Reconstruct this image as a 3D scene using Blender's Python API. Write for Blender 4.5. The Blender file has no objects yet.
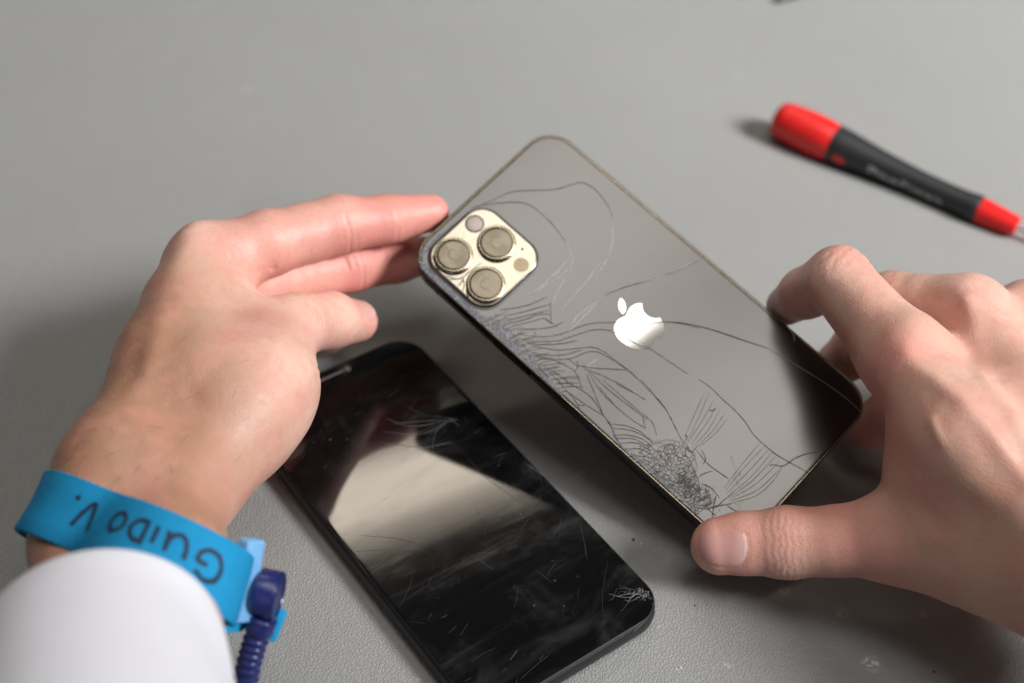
import bpy, bmesh, math, random
import numpy as np
from mathutils import Vector, Matrix
from mathutils.geometry import delaunay_2d_cdt

S = 0.001            # everything below is laid out in millimetres
sc = bpy.context.scene
col = sc.collection
rad = math.radians

# ------------------------------------------------------------------ camera
PITCH, ROLL, CAM_H = 0.758844829, 0.0762960454, 364.337493
fwd = np.array([0, math.cos(PITCH), -math.sin(PITCH)])
_r = np.array([1.0, 0, 0]); _u = np.cross(_r, fwd)
RT = math.cos(ROLL)*_r + math.sin(ROLL)*_u
UP = -math.sin(ROLL)*_r + math.cos(ROLL)*_u
EYE = np.array([0, 0, CAM_H]); FPX = 50/36*1024
cd = bpy.data.cameras.new('camera'); cam = bpy.data.objects.new('camera', cd); col.objects.link(cam)
cam.matrix_world = Matrix(((RT[0], UP[0], -fwd[0], 0), (RT[1], UP[1], -fwd[1], 0), (RT[2], UP[2], -fwd[2], CAM_H*S), (0, 0, 0, 1)))
cd.lens = 50; cd.sensor_width = 36; cd.clip_start = 0.02; cd.clip_end = 50
cd.dof.use_dof = True; cd.dof.focus_distance = 0.432; cd.dof.aperture_fstop = 6.2
sc.camera = cam

# ------------------------------------------------------------------ world and lamps
w = bpy.data.worlds.new('World'); sc.world = w; w.use_nodes = True
w.node_tree.nodes['Background'].inputs[0].default_value = (0.95, 1.0, 1.06, 1)
w.node_tree.nodes['Background'].inputs[1].default_value = 0.04

def area(name, pos, target, sx, sy, radiance, colour, roll=0.0):
    l = bpy.data.lights.new(name, 'AREA'); l.shape = 'RECTANGLE'; l.size = sx*S; l.size_y = sy*S
    l.energy = radiance*math.pi*sx*sy*S*S; l.color = colour
    o = bpy.data.objects.new(name, l); col.objects.link(o)
    d = Vector(target)-Vector(pos)
    q = d.to_track_quat('-Z', 'Y').to_matrix().to_4x4() @ Matrix.Rotation(roll, 4, 'Z')
    o.matrix_world = Matrix.Translation(Vector(pos)*S) @ q
    return o
kl = area('window_light', (1850, -120, 1560), (230, 760, 0), 740, 740, 5.5, (1.0, 0.99, 0.985))
kl.data.spread = rad(46)          # narrowed spread, added to dim the near mat: the light thins out away from where the window faces
area('far_window_light', (-283, 1650, 1644), (0, 300, 10), 1050, 112, 11.0, (1.0, 0.87, 0.71), rad(16))
area('far_window_light', (-275, 1595, 1707), (0, 300, 10), 1050, 62, 3.8, (1.0, 0.87, 0.71), rad(16))  # added dim strip, fades the edge of the far window's reflection
# ceiling lamp split in two, gap added to darken the emblem's reflection, and the pale ceiling around them
ex = Vector((61, 57, 0)).normalized(); ey = Vector((0, 0, 1)).cross(ex)
for nm, p0, p1 in (('ceiling_lamp', 0, 500), ('ceiling_lamp', -530, -88)):
    cl = area(nm, (0, 0, 2200), (0, 0, 0), 760, p1-p0, 5.5, (1.0, 0.96, 0.91))
    c = Vector((275, 201.5, 2200))+ex*25+ey*(p0+p1)/2
    cl.matrix_world = Matrix(((ex.x, ey.x, 0, c.x*S), (ex.y, ey.y, 0, c.y*S), (0, 0, 1, c.z*S), (0, 0, 0, 1)))
area('ceiling_bounce', (100, 100, 2400), (100, 100, 0), 2400, 2000, 0.2, (1.0, 0.97, 0.95))

sc.view_settings.view_transform = 'Standard'; sc.view_settings.look = 'None'
sc.view_settings.exposure = 0.02; sc.view_settings.gamma = 1.0
sc.cycles.use_denoising = True
sc.cycles.max_bounces = 8
rng = random.Random(5); nrng = np.random.default_rng(5)

# ------------------------------------------------------------------ helpers
def at(px, py, z):
    """point of the table space (mm) at height z seen at a pixel"""
    d = RT*(px-512)/FPX - UP*(py-341.5)/FPX + fwd
    return EYE + d*((z-EYE[2])/d[2])
def depth(p): return float((np.asarray(p)-EYE) @ fwd)

def link(name, me, mat, parent=None, smooth=True):
    o = bpy.data.objects.new(name, me); col.objects.link(o)
    if mat is not None: me.materials.append(mat)
    if parent is not None: o.parent = parent
    if smooth: me.polygons.foreach_set('use_smooth', [True]*len(me.polygons))
    return o
def mesh(name, verts, faces):
    me = bpy.data.meshes.new(name)
    me.from_pydata([tuple(float(c)*S for c in v) for v in verts], [], [tuple(int(i) for i in f) for f in faces]); me.update()
    return me
def obj(name, verts, faces, mat, parent=None, smooth=False):
    return link(name, mesh(name, verts, faces), mat, parent, smooth)
def sharp(o, deg=35):
    me = o.data; bm = bmesh.new(); bm.from_mesh(me); bm.normal_update()
    for f in bm.faces: f.smooth = True
    for e in bm.edges:
        if len(e.link_faces) == 2 and e.calc_face_angle(0) > rad(deg): e.smooth = False
    bm.to_mesh(me); bm.free(); return o
def thing(name, label, cat, M=None, group=None):
    o = bpy.data.objects.new(name, None); col.objects.link(o); o.empty_display_size = 0.01
    if M is not None: o.matrix_world = M
    o['label'] = label; o['category'] = cat
    if group: o['group'] = group
    return o
def tag(o, label, cat, group=None):
    o['label'] = label; o['category'] = cat
    if group: o['group'] = group
    return o

def rrect(w, h, r, n=10, cx=0, cy=0):
    pts = []
    for sx, sy, a0 in ((1, 1, 0), (-1, 1, 90), (-1, -1, 180), (1, -1, 270)):
        for k in range(n+1):
            a = rad(a0 + 90*k/n)
            pts.append((cx+sx*(w/2-r)+r*math.cos(a), cy+sy*(h/2-r)+r*math.sin(a)))
    return pts
def loft_rr(w, h, r, prof, n=10, cx=0, cy=0, cap0=True, cap1=True):
    """rounded slab from (inset, z) rings"""
    V, F = [], []
    for ins, z in prof:
        for x, y in rrect(w-2*ins, h-2*ins, max(r-ins, 0.05), n, cx, cy): V.append((x, y, z))
    m = 4*(n+1)
    for k in range(len(prof)-1):
        for i in range(m):
            j = (i+1) % m; F.append((k*m+i, k*m+j, (k+1)*m+j, (k+1)*m+i))
    if cap0: F.append(tuple(range(m-1, -1, -1)))
    if cap1: F.append(tuple(range((len(prof)-1)*m, len(prof)*m)))
    return V, F
def lathe(prof, n=32, axis='z', c=(0, 0, 0), cap0=True, cap1=True):
    """prof = (radius, height)"""
    V, F = [], []
    for r, z in prof:
        for i in range(n):
            a = 2*math.pi*i/n; V.append((r*math.cos(a), r*math.sin(a), z))
    for k in range(len(prof)-1):
        for i in range(n):
            j = (i+1) % n; F.append((k*n+i, k*n+j, (k+1)*n+j, (k+1)*n+i))
    if cap0: F.append(tuple(range(n-1, -1, -1)))
    if cap1: F.append(tuple(range((len(prof)-1)*n, len(prof)*n)))
    if axis == 'x': V = [(z, x, y) for x, y, z in V]
    V = [(x+c[0], y+c[1], z+c[2]) for x, y, z in V]
    return V, F
def tube(path, r, n=10, closed=False):
    P = np.array(path, float); V, F = [], []
    T = np.gradient(P, axis=0); T /= np.linalg.norm(T, axis=1)[:, None]
    a = np.cross(T[0], (0.3, 0.2, 1.0)); a /= np.linalg.norm(a)
    rr = r if hasattr(r, '__len__') else [r]*len(P)
    for p, t, q in zip(P, T, rr):
        a = a - t*(a@t); a /= np.linalg.norm(a); b = np.cross(t, a)
        for i in range(n):
            g = 2*math.pi*i/n; V.append(p + q*(math.cos(g)*a+math.sin(g)*b))
    for k in range(len(P)-1):
        for i in range(n):
            j = (i+1) % n; F.append((k*n+i, k*n+j, (k+1)*n+j, (k+1)*n+i))
    F.append(tuple(range(n-1, -1, -1))); F.append(tuple(range((len(P)-1)*n, len(P)*n)))
    return V, F
def catmull(pts, sub=5):
    P = np.array(pts, float)
    if len(P) < 3:
        return np.array([P[0]+(P[-1]-P[0])*t for t in np.linspace(0, 1, sub+1)])
    Q = np.vstack([2*P[0]-P[1], P, 2*P[-1]-P[-2]]); out = []
    for i in range(len(P)-1):
        a, b, c, d = Q[i:i+4]
        for t in np.linspace(0, 1, sub, endpoint=False):
            out.append(0.5*((2*b)+(-a+c)*t+(2*a-5*b+4*c-d)*t*t+(-a+3*b-3*c+d)*t**3))
    out.append(P[-1]); return np.array(out)

# ------------------------------------------------------------------ materials
class NT:
    def __init__(s, name):
        s.m = bpy.data.materials.new(name); s.m.use_nodes = True; s.t = s.m.node_tree; s.b = s.t.nodes['Principled BSDF']
    def n(s, typ, **kw):
        nd = s.t.nodes.new(typ)
        for k, v in kw.items():
            if k.startswith('i_'):
                key = k[2:]; nd.inputs[int(key) if key.isdigit() else key.replace('_', ' ')].default_value = v
            else: setattr(nd, k, v)
        return nd
    def l(s, a, b): s.t.links.new(a, b)
    def set(s, **kw):
        for k, v in kw.items(): s.b.inputs[k.replace('_', ' ')].default_value = v
        return s
    def coord(s): return s.n('ShaderNodeTexCoord').outputs['Object']
    def noise(s, scale, detail=3, rough=0.55, vec=None, dist=0.0):
        nd = s.n('ShaderNodeTexNoise', i_Scale=scale, i_Detail=detail, i_Roughness=rough, i_Distortion=dist)
        s.l(vec or s.coord(), nd.inputs['Vector']); return nd.outputs['Fac']
    def ramp(s, fac, *stops):
        nd = s.n('ShaderNodeValToRGB'); cr = nd.color_ramp
        while len(cr.elements) < len(stops): cr.elements.new(0.5)
        for e, (p, c) in zip(cr.elements, stops):
            e.position = p; e.color = (c, c, c, 1) if not hasattr(c, '__len__') else (*c, 1)
        s.l(fac, nd.inputs[0]); return nd.outputs[0]
    def mix(s, fac, a, b):
        nd = s.n('ShaderNodeMix', data_type='RGBA')
        for sock, v in ((0, fac), (6, a), (7, b)):
            if hasattr(v, 'is_linked'): s.l(v, nd.inputs[sock])
            elif sock == 0: nd.inputs[0].default_value = v
            else: nd.inputs[sock].default_value = (*v, 1)
        return nd.outputs[2]
    def math(s, op, a, b=0.0, c=0.0, clamp=False):
        nd = s.n('ShaderNodeMath', operation=op, use_clamp=clamp)
        for i, v in enumerate((a, b, c)):
            if hasattr(v, 'is_linked'): s.l(v, nd.inputs[i])
            else: nd.inputs[i].default_value = v
        return nd.outputs[0]
    def smooth(s, v, a, b):
        nd = s.n('ShaderNodeMapRange', interpolation_type='SMOOTHSTEP')
        s.l(v, nd.inputs[0]); nd.inputs[1].default_value = a; nd.inputs[2].default_value = b
        return nd.outputs[0]
    def bump(s, h, dist, strength=1.0, prev=None):
        nd = s.n('ShaderNodeBump', i_Strength=strength, i_Distance=dist); s.l(h, nd.inputs['Height'])
        if prev is not None: s.l(prev, nd.inputs['Normal'])
        return nd.outputs[0]
    def to(s, sock, v): s.l(v, s.b.inputs[sock]); return s

def plain(name, c, rough=0.5, metal=0.0, spec=0.5, coat=0.0):
    m = NT(name); m.set(Base_Color=(*c, 1), Roughness=rough, Metallic=metal, Specular_IOR_Level=spec, Coat_Weight=coat, Coat_Roughness=0.03)
    nz = m.noise(900, 4); m.to('Roughness', m.math('ADD', m.math('MULTIPLY', nz, 0.14), rough-0.07))
    nb = m.noise(350, 3); m.to('Base Color', m.mix(nb, tuple(x*0.92 for x in c), tuple(min(1, x*1.08) for x in c)))
    return m.m

# leathery grey work mat with powder marks and specks
m = NT('mat_grey_vinyl'); co = m.coord()
g1 = m.n('ShaderNodeTexVoronoi', i_Scale=880.0, feature='DISTANCE_TO_EDGE'); 
wv = m.n('ShaderNodeVectorMath', operation='ADD'); wn = m.n('ShaderNodeTexNoise', i_Scale=500.0, i_Detail=2.0); m.l(co, wn.inputs['Vector'])
ws = m.n('ShaderNodeVectorMath', operation='SCALE'); ws.inputs['Scale'].default_value = 0.0011; m.l(wn.outputs['Color'], ws.inputs[0])
m.l(co, wv.inputs[0]); m.l(ws.outputs[0], wv.inputs[1]); m.l(wv.outputs[0], g1.inputs['Vector'])
pebble = m.smooth(g1.outputs['Distance'], 0.0, 0.28)
fine = m.noise(2600, 3, vec=co); broad = m.noise(5.0, 4, vec=co); mid = m.noise(60, 5, vec=co)
nrm = m.bump(m.math('ADD', pebble, m.math('MULTIPLY', fine, 0.5)), 0.00013, 1.0)
nrm = m.bump(mid, 0.0004, 0.25, nrm); m.to('Normal', nrm)
base = m.mix(broad, (0.266, 0.269, 0.262), (0.322, 0.325, 0.318))
base = m.mix(m.math('MULTIPLY', m.smooth(m.noise(22, 6, 0.7, vec=co), 0.56, 0.75), 0.16), base, (0.40, 0.40, 0.39))
flake = m.smooth(m.noise(620, 4, 0.65, vec=co), 0.42, 0.62); cover = None
for (x, y), r, k in ((( 92.8, 279.9), 2.3, .38), ((110.5, 272.2), 2.6, .45), ((136.8, 274.3), 1.9, .42), ((117.6, 254.3), 3.2, .85), ((118.5, 262.5), 1.2, .5),
                     ((58.1, 246.9), .9, .8), ((61.5, 246.5), .8, .7), ((72.9, 249.6), 1.6, .35), ((-198.8, 534.6), 3.0, .0), ((-126.2, 536.5), 3.5, .14), ((96.6, 578), 3, .10),
                     ((44.5, 391), 2.2, .5), ((150, 300), 1.2, .35), ((27, 322), 2.4, .35), ((-60, 190), 2, .3), ((53, 262), .8, .5), ((140.5, 255), 1.0, .4), ((-20, 236), 1.5, .3)):
    dn = m.n('ShaderNodeVectorMath', operation='DISTANCE'); m.l(wv.outputs[0], dn.inputs[0]); dn.inputs[1].default_value = (x*S, y*S, 0)
    k_ = m.math('MULTIPLY', m.smooth(dn.outputs['Value'], r*S*1.25, r*S*0.35), k)
    cover = k_ if cover is None else m.math('MAXIMUM', cover, k_)
base = m.mix(m.math('MULTIPLY', cover, flake), base, (0.72, 0.72, 0.76))
soil = m.smooth(m.noise(34, 2, vec=co), 0.71, 0.78)
base = m.mix(m.math('MULTIPLY', soil, 0.12), base, (0.15, 0.13, 0.12))
spk = m.n('ShaderNodeTexVoronoi', i_Scale=70.0); m.l(co, spk.inputs['Vector'])
spm = m.math('MULTIPLY', m.smooth(spk.outputs['Distance'], 0.035, 0.02), m.smooth(m.noise(40, 2, vec=co), 0.5, 0.6))
base = m.mix(m.math('MULTIPLY', spm, 0.35), base, (0.1, 0.09, 0.08))
m.to('Base Color', base); m.set(Specular_IOR_Level=0.42)
m.to('Roughness', m.math('ADD', m.math('MULTIPLY', mid, 0.12), 0.44)); VINYL = m.m

def skin(name):
    m = NT(name); co = m.coord()
    red = m.n('ShaderNodeAttribute', attribute_name='red').outputs['Fac']
    nail = m.n('ShaderNodeAttribute', attribute_name='nail').outputs['Fac']
    luna = m.n('ShaderNodeAttribute', attribute_name='luna').outputs['Fac']
    wr = m.n('ShaderNodeAttribute', attribute_name='wrinkle').outputs['Fac']
    tan = m.n('ShaderNodeAttribute', attribute_name='tan').outputs['Fac']
    blot = m.noise(70, 4, 0.6, vec=co); fine = m.noise(420, 4, 0.6, vec=co)
    c = m.mix(tan, (0.79, 0.505, 0.41), (0.41, 0.22, 0.135))
    c = m.mix(m.math('MULTIPLY', red, 0.9), c, (0.72, 0.265, 0.23))
    c = m.mix(m.math('MULTIPLY', m.smooth(blot, 0.40, 0.66), 0.55), c, (0.64, 0.30, 0.24))
    c = m.mix(m.math('MULTIPLY', m.smooth(m.noise(38, 3, vec=co), 0.5, 0.7), 0.22), c, (0.70, 0.46, 0.34))
    c = m.mix(m.math('MULTIPLY', m.smooth(fine, 0.45, 0.75), 0.25), c, (0.48, 0.235, 0.17))
    nm = m.smooth(nail, 0.0, 0.35)
    nc = m.mix(luna, (0.66, 0.36, 0.32), (0.74, 0.53, 0.50))
    c = m.mix(nm, c, nc); m.to('Base Color', c)
    m.b.subsurface_method = 'RANDOM_WALK'
    m.set(Subsurface_Weight=0.32, Subsurface_Radius=(1.0, 0.36, 0.18), Subsurface_Scale=0.0020, Specular_IOR_Level=0.5)
    m.to('Roughness', m.mix(nm, (0.44,)*3, (0.25,)*3))
    v = m.n('ShaderNodeTexVoronoi', i_Scale=1150.0, feature='DISTANCE_TO_EDGE'); m.l(co, v.inputs['Vector'])
    pores = m.smooth(v.outputs['Distance'], 0.0, 0.2)
    v2 = m.n('ShaderNodeTexVoronoi', i_Scale=430.0, feature='DISTANCE_TO_EDGE'); m.l(co, v2.inputs['Vector'])
    lines = m.noise(260, 5, 0.65, vec=co, dist=0.6)
    keep = m.math('SUBTRACT', 1.0, nm)
    nb = m.bump(m.math('MULTIPLY', pores, keep), 0.00007, 0.4)
    nb = m.bump(m.math('MULTIPLY', m.smooth(v2.outputs['Distance'], 0.0, 0.12), keep), 0.00012, 0.22, nb)
    nb = m.bump(m.math('MULTIPLY', lines, m.math('MULTIPLY', keep, m.math('ADD', m.math('MULTIPLY', wr, 1.2), 0.18))), 0.0005, 0.5, nb)
    m.to('Normal', nb); return m.m
SKIN = skin('skin')
HAIR = plain('body_hair', (0.045, 0.028, 0.018), 0.6)

FRAME = plain('graphite_frame', (0.045, 0.043, 0.042), 0.16, 0.9)
RIM = plain('rim_metal', (0.56, 0.47, 0.33), 0.22, 1.0)
BLACK_GLASS = None
m = NT('frosted_back_glass'); co = m.coord()
m.set(Base_Color=(0.3, 0.3, 0.3, 1), Metallic=0.92, Roughness=0.20, Specular_IOR_Level=0.46)
sm = m.noise(28, 5, 0.6, vec=co); m.to('Roughness', m.math('ADD', m.math('MULTIPLY', sm, 0.06), 0.17))
m.to('Base Color', m.mix(m.smooth(m.noise(16, 4, vec=co), 0.35, 0.7), (0.0775, 0.074, 0.072), (0.084, 0.0805, 0.0785)))
BACK = m.m
m = NT('polished_emblem'); m.set(Base_Color=(0.50, 0.48, 0.45, 1), Metallic=1.0, Roughness=0.05); EMBLEM = m.m
GOLD = plain('champagne_plateau', (0.255, 0.230, 0.182), 0.2, 1.0)
RING = plain('lens_ring_metal', (0.55, 0.47, 0.33), 0.26, 1.0)
RINGDARK = plain('lens_seal', (0.05, 0.042, 0.03), 0.4, 0.6)
m = NT('coated_lens'); co = m.coord()
m.set(Metallic=1.0, Roughness=0.16)
m.to('Base Color', m.mix(m.smooth(m.noise(190, 3, vec=co), 0.35, 0.65), (0.068, 0.058, 0.043), (0.090, 0.078, 0.059))); LENS = m.m
LENSIN = plain('lens_core', (0.095, 0.082, 0.062), 0.2, 1.0)
FLASH = plain('flash_diffuser', (0.40, 0.33, 0.30), 0.3, 0.0, 0.3)
LIDAR = plain('lidar_window', (0.12, 0.098, 0.066), 0.2, 1.0)
HOLE = plain('dark_hole', (0.012, 0.012, 0.012), 0.6)
CRACK = plain('crack_gap', (0.05, 0.048, 0.048), 0.7, 0.0, 0.06)
CRACKL = plain('crack_lit_face', (0.43, 0.43, 0.45), 0.5, 0.0, 0.3)  # pale colour paints in the highlights along the breaks
CRACKT = plain('hairline_crack', (0.10, 0.096, 0.093), 0.7, 0.0, 0.1)
SHARD = plain('glass_splinter', (0.130, 0.134, 0.143), 0.5, 0.0, 0.35)
SHARDL = plain('glass_splinter_pale', (0.27, 0.285, 0.325), 0.45, 0.0, 0.4)
PLASTIC_BLACK = plain('black_plastic', (0.018, 0.018, 0.019), 0.35)
m = NT('black_screen_glass'); co = m.coord()
dust = m.math('MULTIPLY', m.smooth(m.noise(42, 7, 0.68, vec=co, dist=0.8), 0.48, 0.85), 0.030)
wipe = m.n('ShaderNodeTexNoise', i_Scale=1.0, i_Detail=6.0, i_Roughness=0.7, i_Distortion=0.4)
mp = m.n('ShaderNodeMapping'); mp.inputs['Rotation'].default_value = (0, 0, 0.5); mp.inputs['Scale'].default_value = (20, 110, 40); m.l(co, mp.inputs[0]); m.l(mp.outputs[0], wipe.inputs['Vector'])
dust = m.math('ADD', dust, m.math('MULTIPLY', m.smooth(wipe.outputs['Fac'], 0.5, 0.9), 0.022))
pt = m.n('ShaderNodeTexVoronoi', i_Scale=230.0); m.l(co, pt.inputs['Vector'])
dust = m.math('ADD', dust, m.math('MULTIPLY', m.smooth(pt.outputs['Distance'], 0.14, 0.05), m.math('MULTIPLY', m.smooth(m.noise(60, 3, vec=co), 0.5, 0.7), 0.05)))
m.to('Base Color', m.mix(dust, (0.003, 0.003, 0.0032), (0.9, 0.92, 0.98)))
m.set(Specular_IOR_Level=0.55, IOR=1.52); m.to('Roughness', m.math('ADD', m.math('MULTIPLY', m.smooth(wipe.outputs['Fac'], 0.4, 0.8), 0.06), 0.06)); SCREEN = m.m
SCRATCH = plain('scratch_pale', (0.13, 0.128, 0.125), 0.6)
SCRATCHF = plain('scratch_faint', (0.035, 0.035, 0.035), 0.5)
FINE = plain('screen_fracture', (0.075, 0.074, 0.072), 0.6)
m = NT('cotton_white'); co = m.coord()
wx = m.n('ShaderNodeTexWave', i_Scale=900.0); m.l(co, wx.inputs['Vector']); wy = m.n('ShaderNodeTexWave', i_Scale=900.0, bands_direction='Z'); m.l(co, wy.inputs['Vector'])
m.set(Base_Color=(0.89, 0.90, 0.975, 1), Roughness=0.9, Specular_IOR_Level=0.15, Sheen_Weight=0.2)
m.to('Normal', m.bump(m.noise(14, 3, vec=co), 0.002, 0.35, m.bump(m.math('ADD', wx.outputs['Fac'], wy.outputs['Fac']), 0.0001, 0.5))); COTTON = m.m
m = NT('blue_webbing'); co = m.coord()
wx = m.n('ShaderNodeTexWave', i_Scale=420.0, bands_direction='DIAGONAL', i_Distortion=1.0); m.l(co, wx.inputs['Vector'])
m.to('Base Color', m.mix(m.noise(260, 3, vec=co), (0.010, 0.26, 0.53), (0.018, 0.31, 0.60))); m.set(Roughness=0.8, Specular_IOR_Level=0.2)
m.to('Normal', m.bump(wx.outputs['Fac'], 0.00025, 0.6)); WEB = m.m
m = NT('pale_blue_plastic'); m.set(Base_Color=(0.20, 0.47, 0.80, 1), Roughness=0.3, Subsurface_Weight=0.3, Subsurface_Scale=0.002); 
m.to('Roughness', m.math('ADD', m.math('MULTIPLY', m.noise(120, 3), 0.12), 0.26)); PALEBLUE = m.m
CYAN = plain('cyan_plastic', (0.012, 0.33, 0.66), 0.4)
NAVY = plain('navy_plastic', (0.012, 0.020, 0.115), 0.28)
INK = plain('marker_ink', (0.012, 0.030, 0.075), 0.7)
STEEL = plain('steel', (0.62, 0.62, 0.63), 0.25, 1.0)
RED = plain('red_plastic', (0.72, 0.018, 0.016), 0.38)
GRIP = plain('soft_grip', (0.022, 0.022, 0.025), 0.48)
PRINT = plain('white_print', (0.85, 0.87, 0.9), 0.6)
CRUMB = plain('dark_crumb', (0.04, 0.035, 0.03), 0.7)
CRUMBP = plain('pale_crumb', (0.6, 0.6, 0.58), 0.6)

# ------------------------------------------------------------------ the work mat
V, F = loft_rr(1900, 1500, 12, [(0, -5), (0, -0.8), (0.8, 0)], 6, 0, 560)
o = obj('table', V, F, VINYL); o['kind'] = 'structure'; sharp(o)

# ------------------------------------------------------------------ hands: one continuous surface each, grown from a smooth distance field
def smin(a, b, k):
    h = np.clip(0.5+0.5*(b-a)/k, 0, 1); return b+(a-b)*h-k*h*(1-h)
def cone(P, a, b, ra, rb):
    ba = b-a; l2 = max(float(ba@ba), 1e-6); t = np.clip(((P-a)@ba)/l2, 0, 1)
    dv = P-a-t[:, None]*ba
    return np.sqrt(np.einsum('ij,ij->i', dv, dv))-(ra+(rb-ra)*t)
def ell(P, c, ax, rad3):
    q = (P-c)@ax.T/np.asarray(rad3); k = np.sqrt(np.einsum('ij,ij->i', q, q))
    return (k-1)*min(rad3)
class Hand:
    """joints are table-space points with a radius; chains are limbs"""
    def __init__(s): s.base = []; s.fing = []; s.kbase = 9.0
    def J(s, px, py, z, rpx):
        p = at(px, py, z); return (p, rpx*depth(p)/FPX)
    def body(s, *js):
        for a, b in zip(js, js[1:]): s.base.append((a, b))
    def finger(s, *js, k=5.0): s.fing.append((js, k))
    def sdf(s, P):
        d = None
        for (a, ra), (b, rb) in s.base:
            e = cone(P, a, b, ra, rb); d = e if d is None else smin(d, e, s.kbase)
        out = d
        for js, k in s.fing:
            f = None
            for (a, ra), (b, rb) in zip(js, js[1:]):
                e = cone(P, a, b, ra, rb); f = e if f is None else smin(f, e, 2.5)
            out = smin(out, smin(d, f, k), 0.7)
        return out
    def chunks(s, P, n=60000):
        return np.concatenate([s.sdf(P[i:i+n]) for i in range(0, len(P), n)])
    def surface(s, h, lo, hi):
        lo = np.array(lo, float); hi = np.array(hi, float); B = 8
        N = (np.ceil((hi-lo)/(h*B)).astype(int))
        g = np.stack(np.meshgrid(*[np.arange(n) for n in N], indexing='ij'), -1).reshape(-1, 3)
        c = lo+(g+0.5)*h*B; dc = s.chunks(c)
        D = np.repeat(np.repeat(np.repeat(dc.reshape(N), B, 0), B, 1), B, 2).astype(np.float32)
        near = np.abs(dc) < h*B*1.15
        off = np.stack(np.meshgrid(*[np.arange(B)]*3, indexing='ij'), -1).reshape(-1, 3)
        idx = (g[near][:, None, :]*B+off[None]).reshape(-1, 3)
        D[idx[:, 0], idx[:, 1], idx[:, 2]] = s.chunks(lo+idx*h)
        sg = D < 0
        n0, n1, n2 = (x-1 for x in D.shape)
        cnt = np.zeros((n0, n1, n2), np.uint8)
        cs = [(i, j, k) for i in (0, 1) for j in (0, 1) for k in (0, 1)]
        for i, j, k in cs: cnt += sg[i:i+n0, j:j+n1, k:k+n2]
        act = (cnt > 0) & (cnt < 8); ci = np.argwhere(act)
        vid = np.full(act.shape, -1, np.int32); vid[act] = np.arange(len(ci))
        acc = np.zeros((len(ci), 3)); num = np.zeros(len(ci))
        val = {q: D[ci[:, 0]+q[0], ci[:, 1]+q[1], ci[:, 2]+q[2]] for q in cs}
        for q in cs:
            for ax in range(3):
                if q[ax] == 0:
                    q2 = list(q); q2[ax] = 1; a, b = val[q], val[tuple(q2)]
                    x = (a < 0) != (b < 0); t = np.where(x, a/np.where(x, a-b, 1), 0)
                    p = np.tile(np.array(q, float), (len(ci), 1)); p[:, ax] += t
                    acc += np.where(x[:, None], p, 0); num += x
        V = lo+(ci+acc/num[:, None])*h
        F = []
        for ax in range(3):
            sl = [slice(1, -1)]*3; sl[ax] = slice(0, -1); s2 = [slice(1, -1)]*3; s2[ax] = slice(1, None)
            a, b = sg[tuple(sl)], sg[tuple(s2)]
            e = np.argwhere(a != b); ins = a[e[:, 0], e[:, 1], e[:, 2]]
            e = e+1; e[:, ax] -= 1
            u, v = (ax+1) % 3, (ax+2) % 3
            def cell(du, dv):
                c = e.copy(); c[:, u] -= du; c[:, v] -= dv; return vid[c[:, 0], c[:, 1], c[:, 2]]
            q = np.stack([cell(1, 1), cell(0, 1), cell(0, 0), cell(1, 0)], 1)
            q[~ins] = q[~ins][:, ::-1]; F.append(q)
        F = np.concatenate(F); F = F[(F >= 0).all(1)]
        for _ in range(2):
            d = s.chunks(V); G = s.grad(V); V = V-G*(d/np.maximum((G*G).sum(1), 0.2))[:, None]
        return V, F
    def grad(s, V, e=0.25):
        return np.stack([s.chunks(V+np.eye(3)[i]*e)-s.chunks(V-np.eye(3)[i]*e) for i in range(3)], 1)/(2*e)
    def march(s, o, d, off, far=90.0):
        """outermost hit of the surface grown by off along rays o + t d"""
        t = np.full(len(d), far)
        for _ in range(60):
            t = t-(s.chunks(o+d*t[:, None])-off)*0.8
        return o+d*t[:, None]
def sst(x, a, b):
    t = np.clip((x-a)/(b-a), 0, 1); return t*t*(3-2*t)
def unit(v): v = np.asarray(v, float); return v/np.linalg.norm(v)

def crease(V, N, ctr, axis, face, amp, width, reach=13, wob=0.6, seed=0):
    """a fold across a joint, on the side of the limb that looks along face"""
    q = V-ctr; axis = unit(axis); s_ = q@axis
    r_ = q-s_[:, None]*axis; rl = np.linalg.norm(r_, axis=1)
    side = np.cross(axis, unit(face)); lat = q@side
    s_ = s_ + wob*np.sin(lat*0.8+seed)+wob*0.6*np.sin(lat*1.9+seed*2.3)
    m = sst((N@unit(face)), 0.0, 0.55)*(rl < reach)
    return -amp*np.exp(-(s_/width)**2)*m
def ridge(V, pts, amp, width):
    P = np.array(pts, float); best = np.full(len(V), 1e9)
    for a, b in zip(P, P[1:]):
        ba = b-a; t = np.clip(((V-a)@ba)/(ba@ba), 0, 1); dv = V-a-t[:, None]*ba
        best = np.minimum(best, np.sqrt((dv**2).sum(1)))
    return amp*np.exp(-(best/width)**2)
def blob(V, c, r): return np.exp(-((V-c)**2).sum(1)/(r*r))
def nail_field(V, N, c, along, nrm, hl, hw):
    """signed amount inside a rounded nail outline (mm, positive inside), a pale lunula weight"""
    nrm = unit(nrm); along = unit(along-nrm*(np.asarray(along)@nrm)); side = np.cross(nrm, along)
    q = V-c; u = q@along; v = q@side; depthn = q@nrm
    p = 2.25
    e = (np.abs(u/hl)**p+np.abs(v/hw)**p)**(1/p)
    f = (1-e)*min(hl, hw); f = np.where((N@nrm > 0.15) & (depthn > -8), f, -5)
    return f, u, v
def vnoise(V, sc, seed):
    r = np.random.default_rng(seed); out = np.zeros(len(V))
    for _ in range(14):
        k = r.normal(size=3)*sc; out += np.sin(V@k+r.uniform(0, 6.28))
    return out/4.0
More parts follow.
